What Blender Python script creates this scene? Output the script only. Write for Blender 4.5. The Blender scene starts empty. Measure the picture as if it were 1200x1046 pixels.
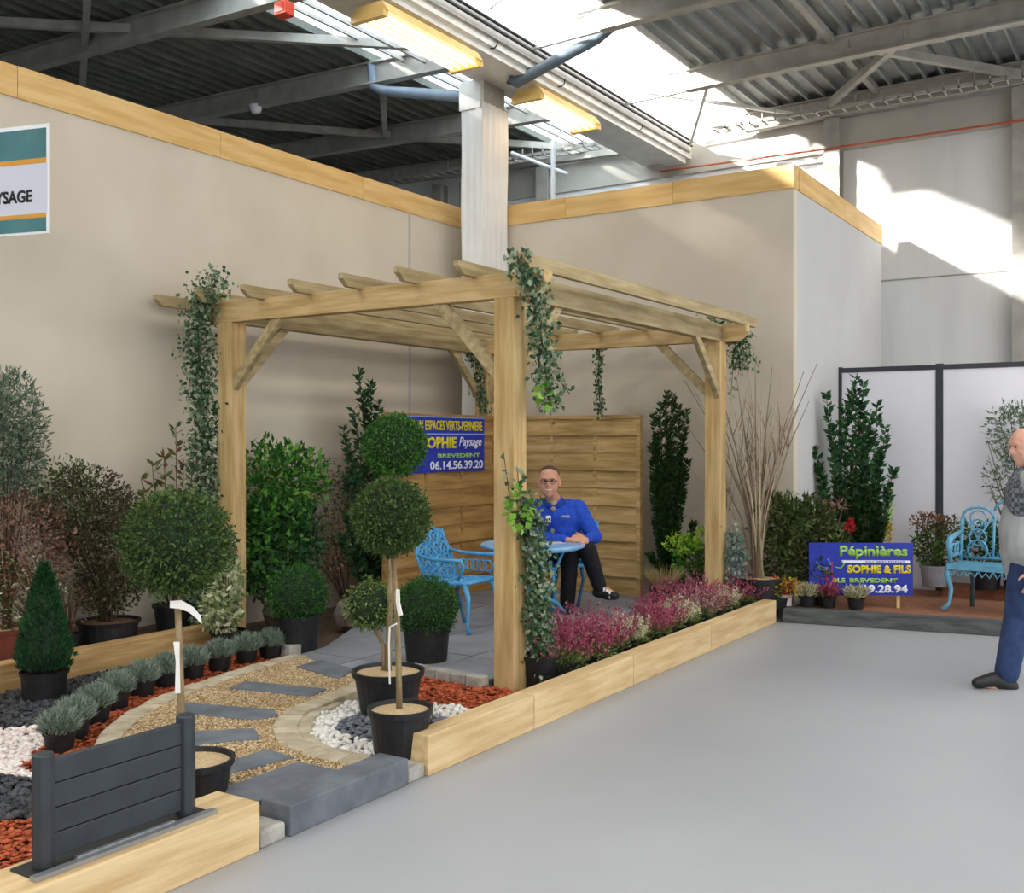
import bpy, bmesh, math, random
import numpy as np
from mathutils import Vector, Matrix
random.seed(7); np.random.seed(7)
RNG = np.random.default_rng(11)
SC = bpy.context.scene
COL = SC.collection
PI = math.pi

# ------------------------------------------------------------------ camera
F, H, V0, YAW = 1225.0, 1.6, 516.0, math.radians(32.8)
CY, SY = math.cos(YAW), math.sin(YAW)
cam = bpy.data.cameras.new('camera'); camo = bpy.data.objects.new('camera', cam); COL.objects.link(camo)
cam.sensor_fit = 'HORIZONTAL'; cam.sensor_width = 36.0; cam.lens = 36.0*F/1200.0
cam.shift_y = (V0-523.0)/1200.0
cam.clip_start = 0.05; cam.clip_end = 300
camo.location = (0, 0, H); camo.rotation_euler = (PI/2, 0, YAW)
SC.camera = camo

# ------------------------------------------------------------------ light
world = bpy.data.worlds.new('world'); SC.world = world; world.use_nodes = True
bg = world.node_tree.nodes['Background']
bg.inputs[0].default_value = (0.90, 0.95, 1.0, 1); bg.inputs[1].default_value = 2.2
sun = bpy.data.lights.new('sun', 'SUN'); sun.energy = 40.0; sun.angle = math.radians(4.0); sun.color = (1.0, 0.96, 0.9)
suno = bpy.data.objects.new('sun', sun); COL.objects.link(suno)
suno.rotation_euler = Vector((0.83, 1.0, -0.51)).to_track_quat('-Z', 'Y').to_euler()
def area(name, loc, sx, sy, energy, col, rot=(0, 0, 0)):
    l = bpy.data.lights.new(name, 'AREA'); l.shape = 'RECTANGLE'; l.size = sx; l.size_y = sy
    l.energy = energy; l.color = col
    o = bpy.data.objects.new(name, l); COL.objects.link(o); o.location = loc; o.rotation_euler = rot
    return o
# added fill lamps that brighten the stand, out of view (behind and to the right of the camera)
area('added_fill_strip', (1.6, 3.0, 5.75), 1.4, 18.0, 660, (1.0, 0.97, 0.93))
area('added_fill_strip', (-3.2, -3.6, 5.75), 5.0, 1.2, 420, (1.0, 0.95, 0.87))
SC.view_settings.view_transform = 'Standard'; SC.view_settings.look = 'None'
SC.view_settings.gamma = 1.0; SC.view_settings.use_curve_mapping = False
SC.view_settings.exposure = 0.0
SC.cycles.max_bounces = 8; SC.cycles.diffuse_bounces = 4; SC.cycles.glossy_bounces = 3
SC.cycles.transparent_max_bounces = 8; SC.cycles.sample_clamp_indirect = 6.0
SC.cycles.caustics_reflective = False; SC.cycles.caustics_refractive = False
try: SC.cycles.use_denoising = True
except Exception: pass

# ------------------------------------------------------------------ photo -> place
def ray(u, v):
    a = (u-600)/F; b = (V0-v)/F
    return (a*CY-SY, a*SY+CY, b)
def P(u, v, z=0.0):
    d = ray(u, v); t = (z-H)/d[2]; return Vector((d[0]*t, d[1]*t, z))
def PX(u, v, X):
    d = ray(u, v); t = X/d[0]; return Vector((X, d[1]*t, H+d[2]*t))
def PY(u, v, Y):
    d = ray(u, v); t = Y/d[1]; return Vector((d[0]*t, Y, H+d[2]*t))
def PD(u, v, dist):
    d = ray(u, v); return Vector((d[0]*dist, d[1]*dist, H+d[2]*dist))

# ------------------------------------------------------------------ materials
def lin(c):
    if isinstance(c, str):
        c = [int(c[i:i+2], 16)/255 for i in (0, 2, 4)]
        c = [x/12.92 if x <= 0.04045 else ((x+0.055)/1.055)**2.4 for x in c]
    return (c[0], c[1], c[2], 1)
MATS = {}
def mat(name, c1, c2=None, scale=8.0, rough=0.6, stretch=(1, 1, 1), bump=0.0, metal=0.0, detail=4.0, spec=0.4, bscale=None, island=False, c3=None, trans=0.0, lo=0.35, hi=0.65):
    if name in MATS: return MATS[name]
    m = bpy.data.materials.new(name); m.use_nodes = True; MATS[name] = m
    nt = m.node_tree; N = nt.nodes; L = nt.links
    b = N['Principled BSDF']; b.inputs['Roughness'].default_value = rough; b.inputs['Metallic'].default_value = metal
    b.inputs['Specular IOR Level'].default_value = spec
    b.inputs['Base Color'].default_value = lin(c1)
    tc = N.new('ShaderNodeTexCoord'); mp = N.new('ShaderNodeMapping'); L.new(tc.outputs['Object'], mp.inputs[0])
    mp.inputs['Scale'].default_value = stretch
    if c2 is not None:
        r = N.new('ShaderNodeValToRGB'); e = r.color_ramp.elements
        e[0].color = lin(c1); e[1].color = lin(c2)
        if c3 is not None:
            x = e.new(0.5); x.color = lin(c2); e[2].color = lin(c3)
        if island:
            g = N.new('ShaderNodeNewGeometry'); L.new(g.outputs['Random Per Island'], r.inputs[0])
        else:
            n = N.new('ShaderNodeTexNoise'); n.inputs['Scale'].default_value = scale; n.inputs['Detail'].default_value = detail
            oi = N.new('ShaderNodeObjectInfo'); ad = N.new('ShaderNodeVectorMath'); ad.operation = 'ADD'
            sc = N.new('ShaderNodeMath'); sc.operation = 'MULTIPLY'; sc.inputs[1].default_value = 17.0
            L.new(oi.outputs['Random'], sc.inputs[0]); L.new(mp.outputs[0], ad.inputs[0]); L.new(sc.outputs[0], ad.inputs[1])
            L.new(ad.outputs[0], n.inputs['Vector']); L.new(n.outputs['Fac'], r.inputs[0])
            e[0].position = lo
            e[len(e)-1].position = hi
        L.new(r.outputs[0], b.inputs['Base Color'])
    if bump > 0:
        n2 = N.new('ShaderNodeTexNoise'); n2.inputs['Scale'].default_value = bscale or scale*3; n2.inputs['Detail'].default_value = 5
        L.new(mp.outputs[0], n2.inputs['Vector'])
        bp = N.new('ShaderNodeBump'); bp.inputs['Strength'].default_value = bump; bp.inputs['Distance'].default_value = 0.02
        L.new(n2.outputs['Fac'], bp.inputs['Height']); L.new(bp.outputs[0], b.inputs['Normal'])
    if trans > 0:
        b.inputs['Transmission Weight'].default_value = 0
        t = N.new('ShaderNodeBsdfTranslucent'); mx = N.new('ShaderNodeMixShader'); mx.inputs[0].default_value = trans
        src = b.inputs['Base Color'].links
        if src: L.new(src[0].from_socket, t.inputs[0])
        else: t.inputs[0].default_value = lin(c1)
        out = N['Material Output']; L.new(b.outputs[0], mx.inputs[1]); L.new(t.outputs[0], mx.inputs[2]); L.new(mx.outputs[0], out.inputs[0])
    return m
def wood(name, a, b, axis, scale=5, bump=0.25, rough=0.65):
    st = [7, 7, 7]; st['xyz'.index(axis)] = 0.7
    return mat(name, a, b, scale=scale*0.6, stretch=st, bump=bump, rough=rough, bscale=scale*2, spec=0.25)
PW = ('b69660', 'd3b684')
wX, wY, wZ = [wood('pine_'+a, PW[0], PW[1], a) for a in 'xyz']
gX, gY = [wood('weathered_pine_'+a, '9a8760', 'bca980', a) for a in 'xy']
tim = wood('timber_pale', 'c8a878', 'dec496', 'y', bump=0.15)
trimY = wood('trim_board_y', 'd2a765', 'e2bf82', 'y', scale=4, bump=0.05); trimX = wood('trim_board_x', 'd2a765', 'e2bf82', 'x', scale=4, bump=0.05)
board_a = wood('fence_board_x', 'a5854f', 'cbaa76', 'x'); board_b = wood('fence_board_tan', '9c7542', 'bd955c', 'x')
wallm = mat('partition_cream', 'cdc1ae', 'd6cbb9', scale=1.2, rough=0.9, spec=0.1)
wallg = mat('partition_grey', 'bcbbb9', 'c2c1bf', scale=1.2, rough=0.9, spec=0.1)
floorm = mat('floor_grey_paint', 'a0a2a6', 'aaacaf', scale=0.6, rough=0.42, spec=0.35, detail=6)
farm = mat('hall_wall', 'd4d4d2', 'e0e0dd', scale=0.8, rough=0.8, stretch=(3, 3, 0.4))
steel = mat('steel_paint', '97938a', 'a9a59c', scale=5, rough=0.6)
steelw = mat('steel_white', 'cfcdc6', 'dddbd6', scale=5, rough=0.5)
deckd = mat('roof_sheet_dark', '5e6159', '72756c', scale=3, rough=0.7)
deckg = mat('roof_sheet_grey', '868a88', '969a97', scale=3, rough=0.5, metal=0.2)
black = mat('pot_black', '17181a', '232426', scale=20, rough=0.5)
soil = mat('wood_mulch_pale', 'c9a97c', 'e2c9a0', scale=90, rough=0.9, bump=0.8, bscale=120)
soild = mat('dark_soil', '3a2c22', '54402f', scale=60, rough=0.95, bump=0.6)
slate = mat('slate_paving', '5b6067', '73787f', scale=6, rough=0.6, bump=0.3, bscale=25)
pave = mat('terrace_paving', '7f8286', '92959a', scale=3, rough=0.6, bump=0.12, bscale=30)
cobm = mat('cobble_pale', 'a89a80', 'c4b79d', scale=9, rough=0.85, bump=0.5)
cobg = mat('cobble_grey', '97938b', 'b5b1a8', scale=9, rough=0.85, bump=0.5)
gravelm = mat('gravel_base', 'a0845a', 'c4a880', scale=120, rough=0.9, bump=1.0, bscale=160)
gravels = mat('gravel_grain', '96794c', 'c2a478', c3='dccbac', island=True, rough=0.85)
whites = mat('white_pebble', 'd9d4cb', 'f2efe9', island=True, rough=0.6)
pinks = mat('white_pink_pebble', 'd6c4b8', 'f3ece6', island=True, rough=0.6)
blacks = mat('black_slate_chip', '26282b', '4a4c50', island=True, rough=0.6)
greys = mat('grey_pebble', '555a61', '7c828a', island=True, rough=0.55)
reds = mat('red_bark_chip', '8a3a20', 'c8663c', island=True, rough=0.85)
soilbed = mat('bed_earth', '4c3d30', '63503f', scale=25, rough=0.95, bump=0.6)
blue = mat('blue_iron', '3f8fc2', '5aa8d6', scale=14, rough=0.4, spec=0.5)
blueb = mat('pale_blue_iron', '5598b8', '6fb0cc', scale=14, rough=0.4, spec=0.5)
bark = mat('bark', '7d6a4c', '9c8a68', scale=30, rough=0.9, bump=0.5, stretch=(1, 1, .3))
barkd = mat('bark_dark', '4a3a2c', '64503d', scale=30, rough=0.9)
def leafm(name, a, b, c=None, t=0.3):
    return mat(name, a, b, c3=c, island=True, rough=0.55, trans=t, spec=0.3)
Lbox = leafm('leaf_box', '24461c', '3c6a28', '558a38'); Lpriv = leafm('leaf_privet', '2c4420', '465f30', '667d3e')
Lthuja = leafm('leaf_thuja', '1d3f26', '2a5632', '3a6c40'); Lbrown = leafm('leaf_bronze', '34351f', '4e4d34', '7a7056')
Llaurel = leafm('leaf_laurel_bright', '234e1a', '3c7a2c', '7cb048'); Ldark = leafm('leaf_laurel_dark', '1c3a22', '2f5a34', '4d7c4a')
Lyew = leafm('leaf_yew', '17301a', '28451f', '3d5c2a'); Lrhodo = leafm('leaf_rhododendron', '2c3c1c', '465a2c', '6a7842')
Lred = leafm('leaf_red', '5c362c', '86604e', 'ab907c'); Lphot = leafm('leaf_photinia', '4a5a30', '5d6b38', '8a4a34')
Livy = leafm('leaf_ivy_variegated', '2c4c34', '537452', 'b8c0a0'); Livyl = leafm('leaf_ivy_lime', '4e8a2a', '7cb040', 'a8d060')
Llav = leafm('leaf_lavender', '66786a', '8b9c8c', 'a9b6a6'); Lolive = leafm('leaf_olive', '46584a', '6b7d66', '8f9c84')
Lpink = leafm('heather_pink', '842c4a', 'aa4868', 'c8868f'); Lpale = leafm('heather_pale', 'aaa878', 'd4d0ac', 'e6dfcc'); Lgrn = leafm('heather_green', '3d5a2c', '6b8044', '93a060')
Lyell = leafm('leaf_yellow', '8a7a1e', 'b8a02c', 'd8c850'); Llime = leafm('leaf_lime', '6a9a2a', '9cc43a', 'c4dc5c'); Lcream = leafm('leaf_cream', '6a8a4c', 'b4bc8c', 'e6e4c8')
Lredf = leafm('flower_red', 'b8202c', 'd84048'); Lgrass = leafm('grass_dry', '8a7a4a', 'a89660', 'c0b080'); Lgray = leafm('ivy_grey', '56706a', '7c948a', 'a8b8ac')
skin = mat('skin', 'c98f74', 'd39b80', scale=12, rough=0.5); skin2 = mat('skin_ruddy', 'd09a84', 'dba893', scale=12, rough=0.5)
white = mat('white_plastic', 'e8e8ea', rough=0.4); wtag = mat('white_tag', 'efeee9', rough=0.5)
blk = mat('black_matte', '141416', rough=0.6)

# ------------------------------------------------------------------ mesh builder
def tag(o, label=None, cat=None, group=None, kind=None):
    if label: o['label'] = label
    if cat: o['category'] = cat
    if group: o['group'] = group
    if kind: o['kind'] = kind
    return o
class MB:
    def __init__(s): s.v = []; s.f = []
    def add(s, vs, fs):
        b = len(s.v); s.v += [tuple(x) for x in vs]; s.f += [tuple(b+i for i in f) for f in fs]; return s
    def box(s, x0, x1, y0, y1, z0, z1):
        return s.hexa([(x0, y0, z0), (x1, y0, z0), (x1, y1, z0), (x0, y1, z0), (x0, y0, z1), (x1, y0, z1), (x1, y1, z1), (x0, y1, z1)])
    def hexa(s, p):
        return s.add(p, [(3, 2, 1, 0), (4, 5, 6, 7), (0, 1, 5, 4), (1, 2, 6, 5), (2, 3, 7, 6), (3, 0, 4, 7)])
    def beam(s, a, b, w, h, up=(0, 0, 1)):
        a, b = Vector(a), Vector(b); d = (b-a).normalized(); u = Vector(up)
        if abs(d.dot(u)) > .98: u = Vector((1, 0, 0))
        sd = d.cross(u).normalized()*w/2; uu = sd.cross(d).normalized()*h/2
        return s.hexa([a-sd-uu, a+sd-uu, b+sd-uu, b-sd-uu, a-sd+uu, a+sd+uu, b+sd+uu, b-sd+uu])
    def prism(s, poly, z0, z1):
        n = len(poly); vs = [(x, y, z0) for x, y in poly]+[(x, y, z1) for x, y in poly]
        fs = [tuple(range(n-1, -1, -1)), tuple(range(n, 2*n))]+[(i, (i+1) % n, n+(i+1) % n, n+i) for i in range(n)]
        return s.add(vs, fs)
    def extr(s, pts, d):
        n = len(pts); d = Vector(d); vs = [Vector(p) for p in pts]+[Vector(p)+d for p in pts]
        fs = [tuple(range(n-1, -1, -1)), tuple(range(n, 2*n))]+[(i, (i+1) % n, n+(i+1) % n, n+i) for i in range(n)]
        return s.add(vs, fs)
    def lathe(s, prof, n=20, c=(0, 0, 0), cap=True, sx=1, sy=1):
        vs = []; fs = []; m = len(prof)
        for r, z in prof:
            for i in range(n):
                a = 2*PI*i/n; vs.append((c[0]+r*math.cos(a)*sx, c[1]+r*math.sin(a)*sy, c[2]+z))
        for j in range(m-1):
            for i in range(n):
                k = (i+1) % n; fs.append((j*n+i, j*n+k, (j+1)*n+k, (j+1)*n+i))
        if cap: fs.append(tuple(range(n-1, -1, -1))); fs.append(tuple((m-1)*n+i for i in range(n)))
        return s.add(vs, fs)
    def tube(s, path, r, n=6, cap=True, closed=False):
        path = [Vector(p) for p in path]; m = len(path); rr = r if isinstance(r, (list, tuple)) else [r]*m
        vs = []; fs = []; prev = None
        for i, p in enumerate(path):
            if closed: t = path[(i+1) % m]-path[i-1]
            else: t = path[min(i+1, m-1)]-path[max(i-1, 0)]
            t.normalize()
            if prev is None:
                u = Vector((0, 0, 1)) if abs(t.z) < .9 else Vector((1, 0, 0)); prev = (u-t*u.dot(t)).normalized()
            else:
                q = prev-t*prev.dot(t)
                prev = q.normalized() if q.length > 1e-6 else prev
            w = t.cross(prev)
            for k in range(n):
                a = 2*PI*k/n; vs.append(p+(prev*math.cos(a)+w*math.sin(a))*rr[i])
        for i in range(m if closed else m-1):
            j = (i+1) % m
            for k in range(n):
                l = (k+1) % n; fs.append((i*n+k, i*n+l, j*n+l, j*n+k))
        if cap and not closed: fs.append(tuple(range(n-1, -1, -1))); fs.append(tuple((m-1)*n+k for k in range(n)))
        return s.add(vs, fs)
    def ball(s, c, r, n=10, m=7):
        r = r if isinstance(r, (list, tuple)) else (r, r, r); c = Vector(c)
        vs = [c+Vector((0, 0, -r[2]))]; fs = []
        for j in range(1, m):
            t = PI*j/m-PI/2
            for i in range(n):
                a = 2*PI*i/n; vs.append(c+Vector((r[0]*math.cos(t)*math.cos(a), r[1]*math.cos(t)*math.sin(a), r[2]*math.sin(t))))
        vs.append(c+Vector((0, 0, r[2])))
        for i in range(n):
            k = (i+1) % n; fs.append((0, 1+k, 1+i)); fs.append((len(vs)-1, 1+(m-2)*n+i, 1+(m-2)*n+k))
        for j in range(m-2):
            for i in range(n):
                k = (i+1) % n; fs.append((1+j*n+i, 1+j*n+k, 1+(j+1)*n+k, 1+(j+1)*n+i))
        return s.add(vs, fs)
    def chain(s, pts, rad, n=10):
        for i, (p, r) in enumerate(zip(pts, rad)):
            s.ball(p, r, n, 8)
            if i: s.tube([pts[i-1], p], [rad[i-1], r], n)
        return s
    def build(s, name, m, parent=None, smooth=False, org=None, bevel=0, kind=None):
        me = bpy.data.meshes.new(name)
        vs = s.v
        if org is not None: vs = [(x-org[0], y-org[1], z-org[2]) for x, y, z in vs]
        me.from_pydata(vs, [], s.f); me.update()
        me.materials.append(m)
        if smooth: me.polygons.foreach_set('use_smooth', [True]*len(me.polygons))
        o = bpy.data.objects.new(name, me); COL.objects.link(o)
        if parent: o.parent = parent
        if bevel:
            md = o.modifiers.new('bevel', 'BEVEL'); md.width = bevel; md.segments = 2; md.limit_method = 'ANGLE'
        if kind: o['kind'] = kind
        return o
def npmesh(name, V, T, m, parent=None, kind=None, k=3):
    me = bpy.data.meshes.new(name); n = len(V); f = len(T)
    me.vertices.add(n); me.vertices.foreach_set('co', np.asarray(V, np.float32).ravel())
    me.loops.add(f*k); me.loops.foreach_set('vertex_index', np.asarray(T, np.int32).ravel())
    me.polygons.add(f); me.polygons.foreach_set('loop_start', np.arange(f, dtype=np.int32)*k)
    me.update(calc_edges=True); me.materials.append(m)
    o = bpy.data.objects.new(name, me); COL.objects.link(o)
    if parent: o.parent = parent
    if kind: o['kind'] = kind
    return o
def thing(name, label, cat, loc, rz=0, group=None):
    o = bpy.data.objects.new(name, None); COL.objects.link(o); o.empty_display_size = 0.1
    o.location = loc; o.rotation_euler = (0, 0, rz)
    return tag(o, label, cat, group)
def struct(name, mb, m, **k):
    o = mb.build(name, m, **k); o['kind'] = 'structure'; return o
def copy_tree(o, loc, rz=0, label=None, parent=None):
    c = o.copy(); COL.objects.link(c)
    if parent: c.parent = parent
    else:
        c.location = loc; c.rotation_euler = (0, 0, rz)
        if label: c['label'] = label
    for ch in list(o.children): copy_tree(ch, None, parent=c)
    return c
def unit(a): return a/np.maximum(np.linalg.norm(a, axis=1, keepdims=True), 1e-9)
def leafmesh(name, C, D, L, W, m, parent, fold=0.15, kind='stuff'):
    """folded leaves at C growing along D"""
    C = np.asarray(C, float); n = len(C); D = unit(np.asarray(D, float))
    L = np.broadcast_to(L, (n,))[:, None]; W = np.broadcast_to(W, (n,))[:, None]
    S = unit(np.cross(D, RNG.normal(size=(n, 3)))); N = np.cross(S, D)
    V = np.stack([C, C+D*L*.45+S*W/2+N*W*fold, C+D*L, C+D*L*.45-S*W/2+N*W*fold], 1).reshape(-1, 3)
    b = np.arange(n)[:, None]*4
    T = np.concatenate([b+[0, 1, 2], b+[0, 2, 3]], 1).reshape(-1, 3)
    return npmesh(name, V, T, m, parent, kind)
def ell(n, c, r, inner=0.55, zmin=None):
    d = unit(RNG.normal(size=(n, 3))); q = (inner**3+(1-inner**3)*RNG.random((n, 1)))**(1/3)
    p = d*q*np.array(r)+np.array(c)
    if zmin is not None:
        k = p[:, 2] > zmin; p, d = p[k], d[k]
    return p, d
_ico = None
def ico():
    global _ico
    if _ico is None:
        bm = bmesh.new(); bmesh.ops.create_icosphere(bm, subdivisions=1, radius=1)
        _ico = (np.array([v.co for v in bm.verts]), np.array([[v.index for v in f.verts] for f in bm.faces])); bm.free()
    return _ico
def stones(name, C, smin, smax, m, label, cat, flat=0.6, elong=1.4, parent=None, jit=0.25):
    V0_, T0 = ico(); n = len(C); k = len(V0_)
    R = RNG.normal(size=(n, 4)); R /= np.linalg.norm(R, axis=1, keepdims=True)
    sz = RNG.uniform(smin, smax, (n, 1))/2
    sc = np.concatenate([sz*RNG.uniform(1, elong, (n, 1)), sz, sz*flat*RNG.uniform(.7, 1.2, (n, 1))], 1)
    base = V0_[None]*(1+RNG.uniform(-jit, jit, (n, k, 1)))*sc[:, None]
    a = RNG.uniform(0, 2*PI, n); ca, sa = np.cos(a)[:, None], np.sin(a)[:, None]
    tl = RNG.uniform(-.45, .45, n)[:, None]
    y = base[..., 1]*np.cos(tl)-base[..., 2]*np.sin(tl); z = base[..., 1]*np.sin(tl)+base[..., 2]*np.cos(tl)
    X = base[..., 0]*ca-y*sa; Y = base[..., 0]*sa+y*ca
    V = np.stack([X, Y, z], -1)+np.asarray(C)[:, None]
    T = (T0[None]+np.arange(n)[:, None, None]*k).reshape(-1, 3)
    o = npmesh(name, V.reshape(-1, 3), T, m, parent, 'stuff')
    if label: tag(o, label, cat)
    return o
def inpoly(poly, pts):
    poly = np.array(poly); x, y = pts[:, 0], pts[:, 1]; ins = np.zeros(len(pts), bool); j = len(poly)-1
    for i in range(len(poly)):
        xi, yi = poly[i]; xj, yj = poly[j]
        c = ((yi > y) != (yj > y)) & (x < (xj-xi)*(y-yi)/(yj-yi+1e-12)+xi); ins ^= c; j = i
    return ins
def scatter(poly, n, z, zj=0.01, avoid=()):
    poly = np.array(poly); lo, hi = poly.min(0), poly.max(0); out = []
    tot = 0
    while tot < n:
        p = lo+(hi-lo)*RNG.random((n*2, 2)); p = p[inpoly(poly, p)]
        for q in avoid:
            if isinstance(q, tuple): p = p[np.hypot(p[:, 0]-q[0], p[:, 1]-q[1]) > q[2]]
            else: p = p[~inpoly(q, p)]
        out.append(p); tot += len(p)
        if len(out) > 60: break
    p = np.concatenate(out)[:n]
    return np.concatenate([p, z+RNG.uniform(-zj, zj, (len(p), 1))], 1)
def textmesh(parent, s, m, o, ex, ey, w, h, name='lettering', bold=0.0, depth=0.004, shear=0.0, keep=False):
    """lettering fitted into a w x h box at o spanned by ex, ey"""
    cu = bpy.data.curves.new('t', 'FONT'); cu.body = s; cu.offset = bold; cu.extrude = 0.0; cu.shear = shear; cu.resolution_u = 3
    ob = bpy.data.objects.new('t', cu); COL.objects.link(ob)
    dg = bpy.context.evaluated_depsgraph_get(); me = bpy.data.meshes.new_from_object(ob.evaluated_get(dg))
    bpy.data.objects.remove(ob); bpy.data.curves.remove(cu)
    co = np.array([v.co for v in me.vertices]); lo, hi = co.min(0), co.max(0)
    ex, ey, o = Vector(ex).normalized(), Vector(ey).normalized(), Vector(o); nz = ex.cross(ey)
    for v in me.vertices:
        x = (v.co.x-lo[0])/(hi[0]-lo[0])*w; y = (v.co.y-lo[1])/(hi[1]-lo[1])*h
        v.co = o+ex*x+ey*y+nz*depth
    me.materials.clear(); me.materials.append(m)
    t = bpy.data.objects.new(name, me); COL.objects.link(t); t.parent = parent
    sd = t.modifiers.new('thick', 'SOLIDIFY'); sd.thickness = 0.003; sd.offset = -1
    return t

# ================================================================== SETTING
XL, YB, XR, YF = -6.75, 9.6, -3.07, 13.25      # partition left, back, its right corner, far hall wall
ZP = 4.17
struct('floor', MB().box(-18, 14, -12, 13.4, -0.1, 0.0), floorm)
struct('wall_left', MB().box(XL-.12, XL, 0.6, YB+.1, 0, ZP-.22), wallm)
struct('wall_back', MB().box(XL, XR, YB, YB+.12, 0, ZP-.22), wallm)
struct('wall_right', MB().box(XR-.12, XR, YB+.12, 12.95, 0, ZP-.22), wallg)
def trimrun(name, axis, a0, a1, fixed, n, m):
    # upright boards along the top of the partition, butt-jointed
    root = bpy.data.objects.new(name, None); COL.objects.link(root); root['kind'] = 'structure'
    L = (a1-a0)/n
    for i in range(n):
        b0, b1 = a0+i*L+.002, a0+(i+1)*L-.002
        if axis == 'y': MB().box(fixed-.13, fixed+.012, b0, b1, ZP-.22, ZP+random.uniform(-.003, .003)).build('board', m, root)
        else: MB().box(b0, b1, fixed-.012, fixed+.13, ZP-.22, ZP+random.uniform(-.003, .003)).build('board', m, root)
trimrun('trim_1', 'y', 0.6, YB-.02, XL, 5, trimY)
trimrun('trim_2', 'x', XL+.02, XR+.01, YB, 3, trimX)
def trim_side():
    root = bpy.data.objects.new('trim_3', None); COL.objects.link(root); root['kind'] = 'structure'
    for i in range(2):
        MB().box(XR-.13, XR+.012, YB+.135+i*1.61, YB+.133+(i+1)*1.61, ZP-.22, ZP).build('board', trimY, root)
trim_side()
# seams of the stretched wall covering
MB().box(XL, XL+.006, 8.5, 8.53, 0.1, ZP-.23).build('trim_4', mat('seam', 'b9b2b4', rough=.8))['kind'] = 'structure'
wf = MB().box(-16, 8, YF, YF+.2, 0, 7.2)
struct('wall_far', wf, farm)
struct('wall_side', MB().box(-16.2, -16, -12, YF, 0, 7.2), deckd)
struct('wall_rear', MB().box(-16, 10, -12.2, -12, 0, 7.2), farm)
# far wall: columns, girts, red pipe
for (x0, x1) in ((-3.79, -3.60), (-1.66, -1.50), (-8.0, -7.8), (-9.9, -9.72)):
    c = MB(); xm = (x0+x1)/2
    c.box(x0, x1, YF-.2, YF-.18, 0, 5.6).box(x0, x1, YF-.02, YF, 0, 5.6).box(xm-.01, xm+.01, YF-.18, YF-.02, 0, 5.6)
    c.build('trim_5', steel)['kind'] = 'structure'
MB().box(-9.5, 3.0, YF-.012, YF, 3.55, 3.565).build('trim_6', steel)['kind'] = 'structure'
MB().box(-9.5, 3.0, YF-.03, YF, 5.22, 5.62).build('trim_7', mat('fascia_panel', 'b2aea4', 'bfbbb1', scale=2, rough=.7))['kind'] = 'structure'
rp = MB().tube([(-6.0, YF-.2, 5.26), (-3.77, YF-.22, 5.22), (3.0, YF-.22, 5.19)], .014, 6)
tag(rp.build('sprinkler_pipe', mat('pipe_red', 'b0543c', 'c0664c', scale=4)), 'thin red sprinkler pipe running along the hall wall', 'pipe')

# ---------------------------------------------------------------- roof
ceil = bpy.data.objects.new('ceiling', None); COL.objects.link(ceil); ceil['kind'] = 'structure'
ZR = 5.62
frames = (2.6, 4.75, 6.9, 9.1, 11.2, 13.1)
def ibeam(a, b, d, w, m):
    mb = MB(); a, b = Vector(a), Vector(b); up = Vector((0, 0, d))
    mb.beam(a+Vector((0, 0, .01)), b+Vector((0, 0, .01)), w, .02); mb.beam(a+up, b+up, w, .02)
    mb.beam(a+up/2, b+up/2, .014, d)
    return mb.build('roof_beam', m, ceil)
for Y in frames:
    ibeam((-4.82, Y, ZR-.01), (6.0, Y, ZR+.1), .24, .12, steel)
    MB().beam((-5.7, Y, ZR-.02), (-4.82, Y, ZR), .05, .016).build('tie_bar', steelw, ceil); MB().beam((-5.7, Y, ZR+.22), (-4.82, Y, ZR+.23), .05, .016).build('tie_bar', steelw, ceil)
    ibeam((-16, Y, ZR+.28), (-6.3, Y, ZR-.04), .24, .12, steel)
# ribbed sheets: ribs run along Y
def sheet(x0, x1, z0, z1, y0, y1, m, pitch, rib, depth):
    n = max(1, round((x1-x0)/pitch)); mb = MB(); pr = []
    for i in range(n):
        a = x0+(x1-x0)*i/n; b = x0+(x1-x0)*(i+1)/n; zz = lambda x: z0+(z1-z0)*(x-x0)/(x1-x0)
        pr += [(a, zz(a)), (b-rib, zz(b-rib)), (b-rib*.8, zz(b)-depth), (b-rib*.2, zz(b)-depth)]
    pr.append((x1, z1))
    vs = [(x, y0, z) for x, z in pr]+[(x, y1, z) for x, z in pr]; k = len(pr)
    mb.add(vs, [(i, i+1, k+i+1, k+i) for i in range(k-1)])
    o = mb.build('roof_sheet', m, ceil)
    s = o.modifiers.new('thick', 'SOLIDIFY'); s.thickness = .006; s.offset = 1
    return o
for i in range(11):
    x = -4.77+i*1.0; sheet(x, x+1.0, 5.93+i*.01, 5.94+i*.01, -12, 13.3, deckg, .2, .045, .065)
for i in range(8):
    x = -7.7-(i+1)*1.0; sheet(x, x+1.0, 5.96+(i+1)*.03, 5.96+i*.03, -12, 13.3, deckd, .2, .09, .075)
# purlins and bracing under the sheets
pv0, pv1 = P(104, -30, 5.78), P(97, 104, 5.78)
pur = [((-12.6, 4.2), (-6.6, 8.9)), ((pv0.x, pv0.y), (pv1.x, pv1.y)), ((-11.8, 8.8), (-8.4, 12.0)), ((-9.3, 11.2), (-7.7, 9.2)), ((-9.3, 11.2), (-7.2, 13.1)), ((-3.0, 11.2), (-1.6, 13.1)), ((-3.75, 13.1), (-2.4, 11.2))]
for (a, b) in pur:
    za = 5.88+(.03*max(0, -a[0]-7.7)); zb = 5.86+(.03*max(0, -b[0]-7.7))
    MB().beam((a[0], a[1], za-.1), (b[0], b[1], zb-.1), .07, .09).build('brace', steel, ceil)
for x in (-3.2, -1.2, .8): MB().box(x, x+.07, -12, 13.2, 5.82, 5.9).build('purlin', steel, ceil)
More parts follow.
